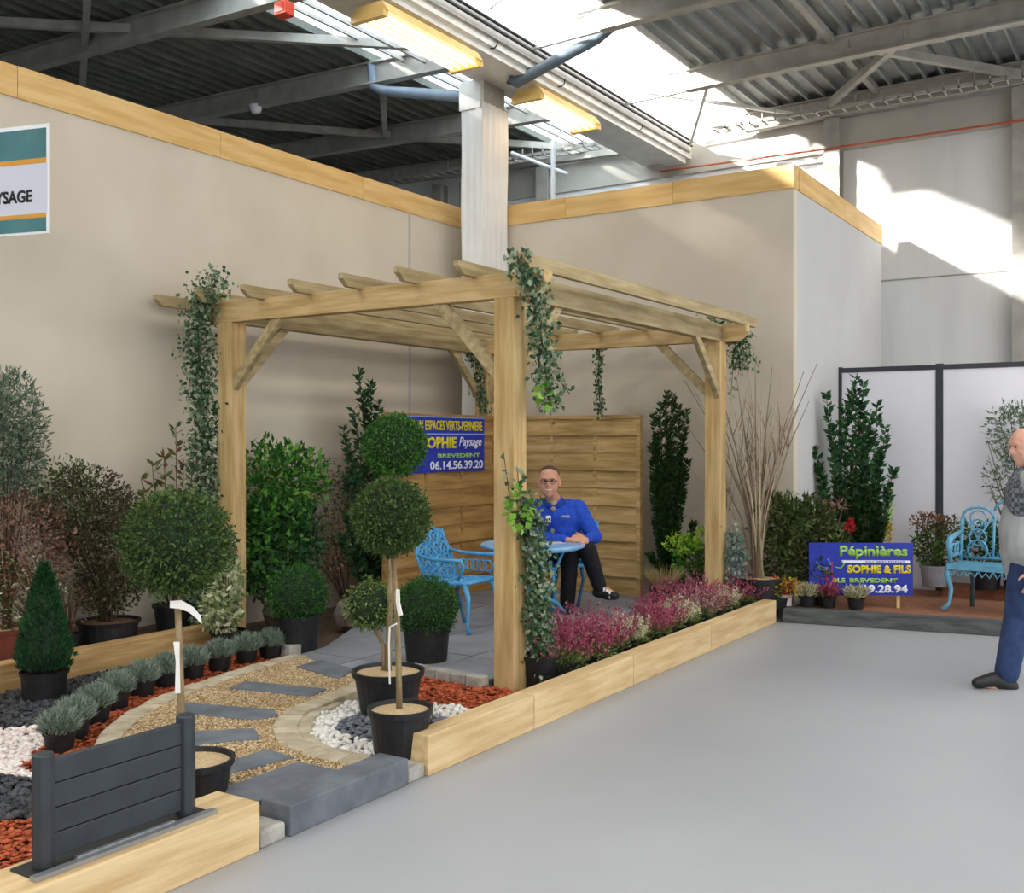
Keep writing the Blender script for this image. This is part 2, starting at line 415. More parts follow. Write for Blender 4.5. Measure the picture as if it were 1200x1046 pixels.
# left roof light: translucent sheets between sheeting and gutter
def panem(name, c, tr):
    m = bpy.data.materials.new(name); m.use_nodes = True; N = m.node_tree.nodes; L = m.node_tree.links
    N.remove(N['Principled BSDF']); t = N.new('ShaderNodeBsdfTranslucent'); t.inputs[0].default_value = lin(c)
    g = N.new('ShaderNodeBsdfTransparent'); g.inputs[0].default_value = (1, 1, 1, 1); mx = N.new('ShaderNodeMixShader'); mx.inputs[0].default_value = tr
    L.new(t.outputs[0], mx.inputs[1]); L.new(g.outputs[0], mx.inputs[2]); L.new(mx.outputs[0], N['Material Output'].inputs[0]); return m
milky = panem('milky_sheet', 'e6f0f8', 0.12); clear = panem('clear_sheet', 'f4f8ff', 0.85)
for i in range(13):
    y = -12.0+i*2.0
    MB().hexa([(-7.72, y, 5.98), (-6.3, y, 5.62), (-6.3, y+2.0, 5.62), (-7.72, y+2.0, 5.98), (-7.72, y, 5.985), (-6.3, y, 5.625), (-6.3, y+2.0, 5.625), (-7.72, y+2.0, 5.985)]).build('roof_pane', milky, ceil)
    MB().hexa([(-5.5, y, 5.66), (-4.7, y, 6.02), (-4.7, y+2.0, 6.02), (-5.5, y+2.0, 5.66), (-5.5, y, 5.665), (-4.7, y, 6.025), (-4.7, y+2.0, 6.025), (-5.5, y+2.0, 5.665)]).build('roof_pane', clear, ceil)
for i in range(17):
    y = -2.9+i*1.0
    MB().beam((-5.5, y, 5.64), (-4.7, y+.1, 6.0), .022, .03).build('glazing_bar', steelw, ceil)
    MB().beam((-5.5, y, 5.64), (-4.7, y+.8, 6.0), .012, .014).build('glazing_bar', steelw, ceil)
MB().box(-4.79, -4.77, -12, 13.3, 5.86, 6.03).build('curb', steelw, ceil)
for xx in (-7.3, -7.0): MB().box(xx, xx+.03, -12, 13.2, 5.79 if xx < -7.2 else 5.72, 5.83 if xx < -7.2 else 5.76).build('conduit', steel, ceil)
# valley gutter
gut = MB(); gut.box(-6.32, -5.62, -12, 13.2, 5.40, 5.44).box(-6.32, -6.28, -12, 13.2, 5.44, 5.66).box(-5.66, -5.62, -12, 13.2, 5.44, 5.66)
gut.build('gutter', steelw, ceil)
for x, z in ((-5.58, 5.62), (-5.57, 5.55), (-5.60, 5.48)): MB().tube([(x, -12, z), (x, 13.1, z)], .017, 6).build('cable', blk if z > 5.5 else steel, ceil)
MB().box(-5.95, -5.66, -12, 13.1, 5.33, 5.40).build('cable_tray', steelw, ceil)
for y in (6.4, 8.4, 9.7, 11.6): MB().tube([(-5.64+.05*math.cos(a), y+.06*math.cos(a)*.3, 5.45+.06*math.sin(a)) for a in np.linspace(0, 2*PI, 12)], .007, 5).build('cable', blk, ceil)
# white strip along the right side braces over the back
for a, b in (((-5.5, 11.2, 5.75), (-4.2, 13.1, 5.75)), ((-5.55, 13.0, 5.55), (-4.6, 11.3, 5.72))):
    MB().beam(a, b, .04, .04).build('brace', steelw, ceil)
# cable ladder across the far bay
for (x0, x1, y) in ((-12.5, -6.3, 12.2), (-5.0, 2.5, 12.4)):
    mb = MB(); mb.box(x0, x1, y, y+.02, 5.50, 5.54).box(x0, x1, y+.2, y+.22, 5.50, 5.54)
    k = x0
    while k < x1: mb.box(k, k+.02, y, y+.22, 5.50, 5.515).box(k, k+.012, y, y+.012, 5.5, 5.62); k += .16
    mb.build('cable_ladder', steel, ceil)
# fluorescent fittings hung under the gutter
def emis(name, c, s):
    m = bpy.data.materials.new(name); m.use_nodes = True; N = m.node_tree.nodes
    b = N['Principled BSDF']; b.inputs['Emission Color'].default_value = lin(c); b.inputs['Emission Strength'].default_value = s; b.inputs['Base Color'].default_value = lin(c); return m
tubem = emis('lit_tube', 'fff0c8', 5.0)
refl = mat('reflector_yellow_lit', 'd8b060', 'e6c47c', scale=3, rough=.3)  # yellow glow of the tubes is put into the housing colour
def fixture(y0, y1, label):
    t = thing('fluorescent_fitting', label, 'lamp', (-5.74, (y0+y1)/2, 5.16)); h = (y1-y0)/2
    MB().hexa([(-.2, -h, 0), (.2, -h, 0), (.2, h, 0), (-.2, h, 0), (-.14, -h, .09), (.14, -h, .09), (.14, h, .09), (-.14, h, .09)]).build('housing', refl, t)
    for x in (-.13, -.045, .045, .13): MB().tube([(x, -h+.05, -.025), (x, h-.05, -.025)], .016, 8).build('tube', tubem, t, smooth=True)
    for s in (-1, 1):
        MB().box(-.18, .18, s*h-.03, s*h+.03, -.05, 0).build('end_cap', refl, t)
        MB().box(-.02, .02, s*h*.7-.02, s*h*.7+.02, .09, .17).build('bracket', steelw, t)
    return t
fixture(6.7, 8.1, 'lit yellowish fluorescent fitting on the roof gutter, in front of the draped column')
fixture(9.2, 10.45, 'lit yellowish fluorescent fitting on the roof gutter, beyond the draped column')
# draped column
t = thing('draped_column', 'tall roof column wrapped in white cloth rising behind the pergola', 'column', (-6.345, 9.31, 0))
def drape():
    pts = []
    hx, hy = .135, .25
    per = []
    for i in range(14): per.append((-hx+2*hx*i/14, -hy, i))
    for i in range(22): per.append((hx, -hy+2*hy*i/22, 14+i))
    for i in range(14): per.append((hx-2*hx*i/14, hy, 36+i))
    for i in range(22): per.append((-hx, hy-2*hy*i/22, 50+i))
    n = len(per); vs = []; fs = []; Z = np.linspace(0.0, 5.17, 18)
    for z in Z:
        for x, y, k in per:
            f = 0.012*math.sin(k*1.35+.3*math.sin(z*1.7))*(1 if 14 <= k < 36 else .35)+.006*math.sin(z*5+k*.6)
            L = math.hypot(x, y); vs.append((x+f*x/L, y+f*y/L, z))
    for j in range(len(Z)-1):
        for i in range(n): fs.append((j*n+i, j*n+(i+1) % n, (j+1)*n+(i+1) % n, (j+1)*n+i))
    return MB().add(vs, fs)
drape().build('cloth', mat('white_cloth', 'e4e1dc', 'ece9e5', scale=3, rough=.9), t, smooth=True)
MB().box(-.12, .12, -.2, .2, 5.12, 5.42).build('column_head', steel, t)
MB().box(-.15, .12, -.27, -.2, 5.1, 5.4).build('bracket', steelw, t)
dp = MB().tube([PY(597, 92, 9.0), PY(604, 97, 9.05), (-4.95, 9.25, 5.62), (-4.72, 9.3, 5.78), (-4.55, 9.3, 5.9)], .06, 10)
tag(dp.build('drain_pipe', mat('pipe_bluegrey', '53606b', '65727c', scale=4, rough=.35), smooth=True), 'dark blue grey drain pipe slanting up from column head to roof', 'pipe')
dp = MB().tube([(-7.75, 9.1, 5.86), (-7.72, 9.1, 5.6), (-7.55, 9.1, 5.52), (-6.35, 9.1, 5.24)], .06, 10)
tag(dp.build('drain_pipe', mat('pipe_greyblue', '7b8896', '8a97a4', scale=4, rough=.35), smooth=True), 'pale blue grey drain pipe running level into the column', 'pipe')
MB().box(-.06, .06, -.06, .06, 0, .09)
ob = thing('junction_box', 'small orange red box fixed beside the roof gutter', 'box', (-6.72, 6.7, 5.36))
MB().box(-.07, .07, -.06, .06, 0, .12).build('body', mat('orange_red', 'd2492a', rough=.4), ob, bevel=.008)
MB().box(-.05, .05, -.07, -.06, .02, .1).build('lid', mat('orange_red2', 'c23f22', rough=.4), ob)
MB().tube([(0, 0, .12), (0, 0, .36)], .012, 6).build('bracket', steel, ob)
gl = MB().lathe([(.0, -.05), (.05, -.045), (.07, 0), (.07, .03)], 14, cap=False)
sd_ = thing('smoke_detector', 'small white round detector on the dark roof sheeting', 'detector', P(300, 128, 5.66)); MB().tube([(0, 0, .04), (0, 0, .36)], .008, 6).build('stem', steel, sd_); gl.build('cover', white, sd_, smooth=True); MB().lathe([(.08, .03), (.08, .05)], 14).build('base', white, sd_)
# white scaffold rail behind partition
st = thing('scaffold_rail', 'white pipe rail standing behind the back partition', 'railing', (-5.95, 11.4, 0))
pp = PY(648, 165, 11.4); x0 = pp.x+5.95
MB().tube([(x0, 0, 0), (x0, 0, pp.z)], .03, 8).build('post', white, st)
a = PY(597, 178, 11.4); b = PY(663, 203, 11.4)
MB().tube([(a.x+5.95, .05, a.z), (b.x+5.95, .05, b.z)], .022, 8).build('rail', white, st)

# ================================================================== GARDEN GROUND
ZT = 0.09
struct('floor_bed', MB().box(XL, -3.15, 1.2, YB, 0, 0.035), soilbed)
# terrace slabs
ter = bpy.data.objects.new('floor_terrace', None); COL.objects.link(ter); ter['kind'] = 'structure'
def clip_poly(poly, x0, x1, y0, y1):
    def cl(p, f, inter):
        out = []
        for i in range(len(p)):
            a, b = p[i-1], p[i]
            if f(b):
                if not f(a): out.append(inter(a, b))
                out.append(b)
            elif f(a): out.append(inter(a, b))
        return out
    def ix(c): return lambda a, b: (c, a[1]+(b[1]-a[1])*(c-a[0])/(b[0]-a[0]))
    def iy(c): return lambda a, b: (a[0]+(b[0]-a[0])*(c-a[1])/(b[1]-a[1]), c)
    for f, i in ((lambda q: q[0] >= x0, ix(x0)), (lambda q: q[0] <= x1, ix(x1)), (lambda q: q[1] >= y0, iy(y0)), (lambda q: q[1] <= y1, iy(y1))):
        if not poly: return []
        poly = cl(poly, f, i)
    return poly
terpoly = [(-5.25, 5.36), (-4.5, 5.14), (-4.3, 5.5), (-3.7, 5.5), (-3.62, 9.3), (-5.95, 9.3), (-5.95, 7.0), (-5.3, 5.7)]
for i in range(5):
    for j in range(9):
        q = clip_poly(terpoly, -6.0+i*.6+.004, -6.0+(i+1)*.6-.004, 5.0+j*.5+.004, 5.0+(j+1)*.5-.004)
        if len(q) >= 3: MB().prism(q, 0.03, ZT+random.uniform(-.0015, .0015)).build('paving_slab', pave, ter)
MB().prism([(x, y) for x, y in terpoly], .03, ZT-.012).build('joint_bed', mat('joint_sand', '6c6b69', rough=.9), ter)

# path: gravel with slate slabs, cobble edging
edgeL = [(-5.21, 5.36), (-5.22, 5.0), (-5.15, 4.65), (-5.06, 4.15), (-4.88, 3.72), (-4.62, 3.38), (-4.3, 3.1), (-3.9, 2.9), (-3.45, 2.78)]
edgeR = [(-4.38, 5.06), (-4.26, 4.75), (-4.24, 4.48), (-4.2, 4.22), (-4.03, 3.97), (-3.8, 3.78), (-3.58, 3.72), (-3.34, 3.72), (-3.12, 3.78)]
pathpoly = edgeL+[(-3.2, 2.95), (-3.2, 3.6)]+edgeR[::-1]+[(-4.5, 5.12)]
struct('floor_path', MB().prism(pathpoly[::-1], .03, ZT-.005), gravelm)
SL = [[(258, 895), (312, 876), (345, 886), (268, 905)], [(217, 856), (298, 852), (305, 864), (220, 872)], [(214, 822), (321, 830), (327, 837), (298, 842), (215, 834)], [(268, 805), (288, 797), (383, 806), (363, 815)], [(347, 780), (377, 772), (417, 783), (396, 794)]]
slabp = []
names = ['short slate stepping slab of the gravel path, beside the step stone', 'slate stepping slab of the gravel path, second from the step stone', 'long slate stepping slab in the middle of the gravel path', 'slate stepping slab of the gravel path, second from the terrace', 'slate stepping slab of the gravel path touching the terrace']
for q, lb in zip(SL, names):
    pts = [P(u, v, .1) for u, v in q]; c = sum(pts, Vector())/len(pts)
    slabp.append([(p.x, p.y) for p in pts])
    poly = [(p.x-c.x, p.y-c.y) for p in pts]
    ar = sum(poly[i-1][0]*poly[i][1]-poly[i][0]*poly[i-1][1] for i in range(len(poly)))
    if ar < 0: poly = poly[::-1]
    o = MB().prism(poly, -.05, .008).build('stepping_slab', slate, bevel=.004); o.location = (c.x, c.y, ZT)
    tag(o, lb, 'paving slab', 'slate stepping slabs')
stones('path_gravel', scatter(pathpoly, 22000, ZT, .002, avoid=slabp), .006, .014, gravels, 'fine golden gravel filling the curved garden path', 'gravel', flat=.7, elong=1.3)
def edging(name, line, w, label, m, step=.11, h=.1, group='cobble edgings'):
    pts = [Vector((x, y, 0)) for x, y in line]; c0 = pts[len(pts)//2].copy()
    t = thing(name, label, 'edging', c0)
    dens = []
    for i in range(len(pts)-1):
        for k in range(20): dens.append(pts[i].lerp(pts[i+1], k/20))
    dens.append(pts[-1]); acc = 0; last = dens[0]
    for i in range(1, len(dens)):
        acc += (dens[i]-dens[i-1]).length
        if acc >= step:
            a, b = last, dens[i]; d = (b-a).normalized(); n = Vector((-d.y, d.x, 0))*w/2; g = d*.004
            zz = h+random.uniform(-.005, .005)
            q = [a-n+g-c0, b-n-g-c0, b+n-g-c0, a+n+g-c0]
            MB().hexa([(p.x, p.y, .03) for p in q]+[(p.x, p.y, zz) for p in q]).build('cobble', m, t, bevel=.008)
            last = b; acc = 0
    return t
edging('path_edging', edgeL, .12, 'pale cobble edging between gravel path and lavender row', cobm)
edging('path_edging', [(x+.03, y+.02) for x, y in edgeR], .13, 'pale cobble edging curving around the white pebble ring', cobm)
edging('path_edging', [(x+.09, y+.09) for x, y in edgeR[2:-1]], .09, 'inner row of pale cobbles against the white pebbles', cobm, h=.085)
edging('block_edging', [(-4.32, 5.46), (-3.68, 5.40)], .09, 'row of grey blocks between terrace and red bark chips', cobg, step=.12, h=.125)
edging('block_edging', [(-5.42, 5.42), (-5.2, 5.38)], .10, 'short row of grey blocks behind the last lavender pots', cobg, step=.12, h=.15)
# step
o = MB().box(0, .17, 0, .76, 0, .125).build('step_stone', slate, bevel=.006); o.location = (-3.205, 3.06, 0)
tag(o, 'long grey slate kerb stone forming the path entrance step', 'step')
o = MB().box(0, .24, 0, .5, 0, .12).build('step_slab', slate, bevel=.006); o.location = (-3.455, 3.03, 0)
tag(o, 'wide dark slate slab lying behind the entrance kerb stone', 'paving slab')
for (y0, y1, lb) in ((2.905, 3.04, 'rough pale stone block between the short timber and the step'), (3.83, 3.955, 'rough pale stone block between the step and the long timber')):
    o = MB().box(0, .15, 0, y1-y0, 0, .07).build('stone_block', cobg, bevel=.012); o.location = (-3.19, y0, 0); tag(o, lb, 'stone')
# timbers
def timber(y0, y1, label, x0=-3.15, x1=-3.03, h=.195):
    o = MB().box(0, x1-x0, 0, y1-y0, 0, h).build('timber_beam', tim, bevel=.006); o.location = (x0, y0, 0); return tag(o, label, 'timber', 'timber edging beams')
timber(1.2, 2.89, 'pale squared timber carrying the small grey fence sample', -3.27)
ys = [3.965, 4.93, 6.17, 7.5, 9.0]
tl = ['pale squared timber edging whose sawn end meets the path step', 'pale squared timber edging beside the front pergola post', 'pale squared timber edging beside the middle of the heather row', 'pale squared timber edging that ends at the dark deck kerb']
for i in range(4): timber(ys[i]+.003, ys[i+1]-.003, tl[i])
def rtimber(y0, y1, label):
    o = MB().box(0, .12, 0, y1-y0, 0, .2).build('timber_beam', wood('timber_tan', 'b58f5c', 'cfab74', 'y'), bevel=.006); o.location = (-6.2, y0, .03); tag(o, label, 'timber', 'retaining timbers')
rtimber(4.12, 5.5, 'tan retaining timber under the large bronze shrub'); rtimber(2.6, 4.1, 'tan retaining timber under the reddish shrub')
struct('floor_shelf', MB().box(XL, -6.2, 2.6, 5.55, .03, .17), soilbed)
# pebbles, chips
ring = [(edgeR[i][0]+.11, edgeR[i][1]+.1) for i in range(1, 8)]+[(-3.18, 3.92), (-3.18, 4.75), (-3.45, 4.9), (-4.0, 4.85)]
core = [(-3.45+.33*math.cos(a)-.12, 4.38+.3*math.sin(a)) for a in np.linspace(0, 2*PI, 16)[:-1]]
stones('white_pebbles', scatter(ring, 1700, .055, .018, avoid=[core]), .025, .046, whites, 'white pebble ring around the two black topiary pots', 'pebbles', flat=.7)
stones('grey_pebbles', scatter(core, 600, .06, .018), .025, .046, greys, 'dark grey pebbles at the foot of the topiary pots', 'pebbles', flat=.7)
redR = [(-4.2, 4.85), (-3.45, 4.82), (-3.18, 4.7), (-3.18, 5.42), (-3.68, 5.42), (-4.3, 5.42)]
stones('red_bark', scatter(redR, 3200, .05, .02), .014, .034, reds, 'orange red bark chips between grey blocks and long timber', 'bark chips', flat=.5, elong=2.2, jit=.35)
lavline = [(-4.6, 3.0), (-4.86, 3.34), (-5.02, 3.58), (-5.2, 3.84), (-5.31, 4.11), (-5.38, 4.34), (-5.42, 4.58), (-5.46, 4.84), (-5.48, 5.1), (-5.46, 5.3)]
redL = [(x+.06, y-.04) for x, y in edgeL[:7]][::-1]+[(-5.3, 5.5), (-6.05, 5.55), (-5.95, 5.0), (-5.55, 4.5), (-5.45, 4.1), (-5.2, 3.6), (-5.0, 3.25), (-4.6, 2.85)]
redL = [(x-.1, y+.03) if i < 7 else (x, y) for i, (x, y) in enumerate(redL)]
stones('red_bark', scatter(redL, 5200, .05, .015), .014, .034, reds, 'orange red bark chips under the row of lavender pots', 'bark chips', flat=.5, elong=2.2, jit=.35)
blk1 = [(-6.08, 2.9), (-6.08, 5.2), (-5.75, 5.0), (-5.5, 4.45), (-5.42, 4.05), (-5.2, 3.6), (-5.25, 3.3), (-5.6, 2.9)]
stones('black_chips', scatter(blk1, 4600, .05, .015), .02, .045, blacks, 'black stone chips around the potted conifer', 'stone chips', flat=.6, jit=.3)
wht = [(-5.25, 3.28), (-5.16, 3.5), (-4.95, 3.25), (-4.6, 2.88), (-4.42, 2.86), (-4.6, 2.74), (-5.0, 2.5), (-5.6, 2.85)]
stones('white_pebbles', scatter(wht, 2400, .055, .012), .022, .04, pinks, 'pinkish white pebbles between two bands of black chips', 'pebbles', flat=.7)
blk2 = [(-4.6, 2.74), (-4.4, 2.86), (-3.95, 2.56), (-4.08, 2.42), (-4.6, 1.9), (-5.0, 2.5)]
stones('black_chips', scatter(blk2, 2400, .05, .015), .02, .045, blacks, 'black stone chips beside the white pebbles, behind the grey fence sample', 'stone chips', flat=.6, jit=.3)
red3 = [(-4.08, 2.42), (-3.93, 2.56), (-3.6, 2.7), (-3.3, 2.7), (-3.3, 1.6), (-4.2, 1.6), (-4.5, 1.95)]
stones('red_bark', scatter(red3, 4200, .05, .015), .014, .034, reds, 'orange red bark chips in the bed corner behind the grey fence sample', 'bark chips', flat=.5, elong=2.2, jit=.35)

# right-hand display deck
dk0, dk1 = Vector((-2.98, 9.02, 0)), Vector((1.6, 9.86, 0))
o = MB().hexa([(dk0.x, dk0.y, 0), (dk1.x, dk1.y, 0), (dk1.x, dk1.y+.12, 0), (dk0.x, dk0.y+.12, 0), (dk0.x, dk0.y, .125), (dk1.x, dk1.y, .125), (dk1.x, dk1.y+.12, .125), (dk0.x, dk0.y+.12, .125)]).build('kerb', wood('dark_sleeper', '4a4d4c', '656967', 'x', bump=.5), bevel=.006)
tag(o, 'dark grey kerb along the terracotta display floor', 'kerb')
struct('floor_deck', MB().prism([(dk0.x, dk0.y+.1), (dk1.x, dk1.y+.1), (1.6, 11.1), (-2.98, 11.1)], 0, .10), mat('terracotta_carpet', '8f5f45', 'a06f53', scale=20, rough=.9))
struct('floor_corner', MB().box(-6.0, -2.98, 9.3, YB, 0, .06), mat('grey_plinth', 'a8a49e', 'b4b0aa', scale=5))
o = MB().box(0, 3.2, 0, .3, 0, .1).build('plinth', mat('terracotta_plinth', '7d4d36', '8d5b42', scale=15, rough=.9)); o.location = (-1.98, 10.75, .10); tag(o, 'low terracotta coloured plinth against the white panels', 'plinth')
# white exhibition panels
frm = mat('panel_frame_dark', '2f3238', '3b3e45', scale=5, rough=.4)
panw = mat('panel_white', 'e4e3ea', 'ecebf2', scale=1, rough=.5, spec=.3)
for i, lb in enumerate(('white exhibition panel in dark frame behind the tall leafy laurel', 'white exhibition panel in dark frame behind the blue bench', 'white exhibition panel in dark frame beside the passing man')):
    t = thing('exhibition_panel', lb, 'panel', (-3.07+i*1.0, 11.1, 0), group='white exhibition panels')
    MB().box(.02, .98, .01, .03, .05, 2.33).build('sheet', panw, t)
    MB().box(0, .035, 0, .05, 0, 2.37).build('post', frm, t); MB().box(.965, 1.0, 0, .05, 0, 2.37).build('post', frm, t)
    MB().box(.035, .965, 0, .05, 2.31, 2.36).build('rail', frm, t); MB().box(.035, .965, 0, .05, .02, .06).build('rail', frm, t)

# ================================================================== PERGOLA
pg = thing('pergola', 'pine pergola with open rafters standing over the terrace', 'pergola', (-4.83, 7.2, 0))
O = (-4.83, 7.2, 0)
Bz0, Bz1 = 2.49, 2.645
posts = {'fr': (-3.65, 5.45), 'fl': (-6.17, 5.45), 'br': (-3.65, 8.87), 'bl': (-6.17, 8.87)}
for k, (x, y) in posts.items():
    MB().box(x, x+.15, y, y+.15, .03, Bz0).build('post', wZ, pg, org=O, bevel=.006)
def endbeam(x0, x1, y, z0, z1, th):      # beam along X with cut lower ends
    c = .08
    return MB().extr([(x0, y, z1), (x0+.0, y, z0+c), (x0+c, y, z0), (x1-c, y, z0), (x1, y, z0+c), (x1, y, z1)][::-1], (0, th, 0))
endbeam(-6.42, -3.28, 5.455, Bz0, Bz1, .10).build('beam', wX, pg, org=O, bevel=.005)
endbeam(-6.42, -3.28, 8.92, Bz0, Bz1, .10).build('beam', wX, pg, org=O, bevel=.005)
for x in (-3.595, -6.16):
    MB().box(x, x+.095, 5.555, 8.92, Bz0, Bz1).build('beam', gY, pg, org=O, bevel=.005)
MB().extr([(-3.595, 9.02, Bz1), (-3.595, 9.02, Bz0), (-3.595, 9.25, Bz0), (-3.595, 9.33, Bz0+.08), (-3.595, 9.33, Bz1)], (.095, 0, 0)).build('beam', gY, pg, org=O)
rx = [-6.66, -6.2, -5.71, -5.24, -4.77, -4.29, -3.82, -3.34]
for x in rx:
    z0, z1, y0, y1 = Bz1-.012, Bz1+.075, 5.25, 9.30
    MB().extr([(x, y0, z1), (x, y0, z0+.05), (x, y0+.06, z0), (x, y1-.06, z0), (x, y1, z0+.05), (x, y1, z1)], (.045, 0, 0)).build('rafter', gY, pg, org=O, bevel=.004)
def brace(a, b, w=.05, h=.075): MB().beam(a, b, w, h).build('brace', gY, pg, org=O, bevel=.004)
brace((-3.63, 5.5, 2.0), (-4.12, 5.5, 2.52)); brace((-6.05, 5.5, 2.0), (-5.55, 5.5, 2.52))
brace((-3.56, 5.58, 2.0), (-3.56, 6.1, 2.52)); brace((-6.1, 5.58, 2.0), (-6.1, 6.1, 2.52))
brace((-3.62, 8.97, 2.0), (-4.15, 8.97, 2.52)); brace((-3.53, 8.9, 2.0), (-3.53, 8.35, 2.52))
brace((-6.1, 8.9, 2.0), (-6.1, 8.35, 2.52)); brace((-6.05, 8.97, 2.0), (-5.55, 8.97, 2.52))

# fence panels: overlapped boards
def fence(name, label, loc, L, rz, m, h=1.8, seed=1):
    rr = random.Random(seed)
    t = thing(name, label, 'fence', loc, rz); n = 10; bh = (h-.06)/n
    for i in range(n):
        z = .03+i*bh; d = .0 if i % 2 else .007
        # lower half lapped under the next board, top edge tilted back
        MB().hexa([(.04, -.042+d, z+.004), (L-.04, -.042+d, z+.004), (L-.04, -.02+d, z+.004), (.04, -.02+d, z+.004), (.04, -.022+d, z+bh+.004), (L-.04, -.022+d, z+bh+.004), (L-.04, -.012+d, z+bh+.004), (.04, -.012+d, z+bh+.004)]).build('board', m, t)
        MB().box(.04, L-.04, -.02+d, -.012+d, z+bh*.5, z+bh*1.02).build('backing_board', m, t)
    for x in (0, L-.045): MB().box(x, x+.045, -.04, .03, 0, h).build('frame_post', m, t)
    MB().box(.045, L-.045, -.04, .03, h-.035, h).build('frame_rail', m, t); MB().box(.045, L-.045, -.035, .03, 0, .03).build('frame_rail', m, t)
    for i in (1, 2): MB().box(L*i/3-.018, L*i/3+.018, -.033, .03, .03, h-.035).build('batten', m, t)
    return t
fence('garden_fence', 'pine fence panel of overlapped boards behind the seated man', (-5.93, 9.2, .06), 1.5, 0, board_a, 1.79)
fence('garden_fence', 'pine fence panel of overlapped boards carrying the blue nursery sign', (-5.99, 7.2, .06), 1.72, PI/2, board_b, 1.79, 2)

# ---------------------------------------------------------------- signs
bl = mat('sign_blue', '1d2fa0', '2438aa', scale=2, rough=.35); ye = mat('print_yellow', 'e2cf2a', rough=.5); gr = mat('print_green', '9ccc5a', rough=.5)
wh = mat('print_white', 'e9ecf4', rough=.5); lb_ = mat('print_pale_blue', '8fa4e0', rough=.5); rd = mat('print_red', 'b83a4a', rough=.5); or_ = mat('print_ochre', 'd8a83c', rough=.5)
x = -5.925; y0, y1 = 7.24, 8.68; z0, z1 = 1.30, 1.83
sg = thing('nursery_sign', 'blue sign with yellow and white lettering on the fence panel', 'sign', (x, (y0+y1)/2, z0)); off = Vector(sg.location)
sgb = MB().box(-.012, 0, y0-off.y, y1-off.y, 0, z1-z0).build('board', bl, sg)
def sgt(s, m, ya, yb, za, zb, bold=.02, shear=0): textmesh(sgb, s, m, (0.001, ya-off.y, za-z0), (0, 1, 0), (0, 0, 1), yb-ya, zb-za, bold=bold, shear=shear)
sgt('CREATION ESPACES VERTS-PEPINIERE', ye, 7.28, 8.64, 1.695, 1.79, .03)
MB().box(0, .003, y0+.01-off.y, y1-.01-off.y, .355, .368).build('print_line', lb_, sgb); MB().box(0, .003, y0-off.y, y1-off.y, .515, .528).build('print_line', lb_, sgb)
sgt('SOPHIE', ye, 7.66, 8.2, 1.525, 1.635, .04); sgt('Paysage', wh, 8.24, 8.63, 1.52, 1.635, .01, .35)
sgt('BREVEDENT', gr, 7.9, 8.6, 1.435, 1.475, .03); sgt('06.14.56.39.20', wh, 7.78, 8.65, 1.325, 1.405, .02)
# free-standing sign
c0 = PY(948, 640, 10.0); 
sn = thing('nursery_sign', 'blue sign with green, yellow and white lettering standing on terracotta floor', 'sign', (*PD(948, 697, 9.38)[:2], .10), YAW-.04); W, Hs = .92, .47
snb = MB().box(0, .95, 0, .012, 0, .56).build('board', bl, sn)
snb.location = (0, 0, PD(948, 697, 9.38).z-.10); snb.scale = (W/.95, 1, Hs/.56)
for xs in (.12, .78): MB().box(xs, xs+.03, .012, .036, 0, .5).build('stake', wZ, sn)
def snt(s, m, xa, xb, za, zb, bold=.02, shear=0): textmesh(snb, s, m, (xa, 0.0, za), (1, 0, 0), (0, 0, 1), xb-xa, zb-za, bold=bold, shear=shear, depth=.004)
snt('Pépinières', gr, .28, .90, .385, .53, .035); MB().box(.3, .92, -.003, 0, .345, .375).build('print_bar', wh, snb); snt('DU BREVEDENT', bl, .52, .88, .351, .368, .02)
snt('SOPHIE & FILS', ye, .35, .93, .235, .325, .05); snt('LE', gr, .26, .33, .135, .185, .04); snt('BREVEDENT', gr, .37, .81, .135, .185, .04); snt('19.28.94', wh, .5, .9, .025, .115, .04)
for pth, m in (([(.06, .36), (.1, .31), (.16, .29), (.2, .33), (.17, .39)], lb_), ([(.16, .29), (.16, .2), (.18, .14)], rd), ([(.21, .36), (.21, .2), (.24, .14)], rd), ([(.1, .18), (.16, .18), (.16, .12), (.24, .12)], rd), ([(.24, .3), (.29, .29), (.32, .33), (.3, .37)], gr), ([(.06, .33), (.11, .27), (.17, .28)], gr)):
    MB().tube([(a, -.004, b) for a, b in pth], .006, 5).build('emblem_line', m, snb)
ed = MB().lathe([(.025, 0), (.025, .004)], 12, (0, 0, 0)).build('emblem_dot', or_, snb)
ed.location = (.235, 0, .16); ed.rotation_euler = (PI/2, 0, 0)
# banner projecting from the left partition
DB = 6.1; br = PD(57.5, 273, DB); Hb = PD(57.5, 144, DB).z-br.z
bn = thing('wall_banner', 'glossy teal and white banner reading paysage projecting from the left partition', 'banner', br, math.radians(14.8))
teal = mat('banner_teal', '2e6a72', '3b7a80', scale=3, rough=.06, spec=.9); bw = mat('banner_white', 'c9cbd8', rough=.12, spec=.7); bor = mat('banner_orange', 'd0953c', rough=.15)
sh_ = MB().box(-1.12, 0, 0, .008, 0, Hb).build('sheet', white, bn)
fz = lambda v: PD(57.5, v, DB).z-br.z
MB().box(-1.12, -.02, -.003, 0, fz(190), fz(149)).build('band', teal, sh_); MB().box(-1.12, -.02, -.003, 0, fz(270), fz(254)).build('band', teal, sh_)
MB().box(-1.12, -.018, -.0035, 0, fz(190), fz(184)).build('stripe', bor, sh_); MB().box(-1.12, -.02, -.0035, 0, fz(254), fz(249)).build('stripe', bor, sh_)
MB().box(-1.12, -.012, -.002, 0, fz(249), fz(190)).build('panel', bw, sh_)
textmesh(sh_, 'PAYSAGE', blk, (-.12-.37, -.001, fz(235)), (1, 0, 0), (0, 0, 1), .37, fz(220)-fz(235), bold=.03)
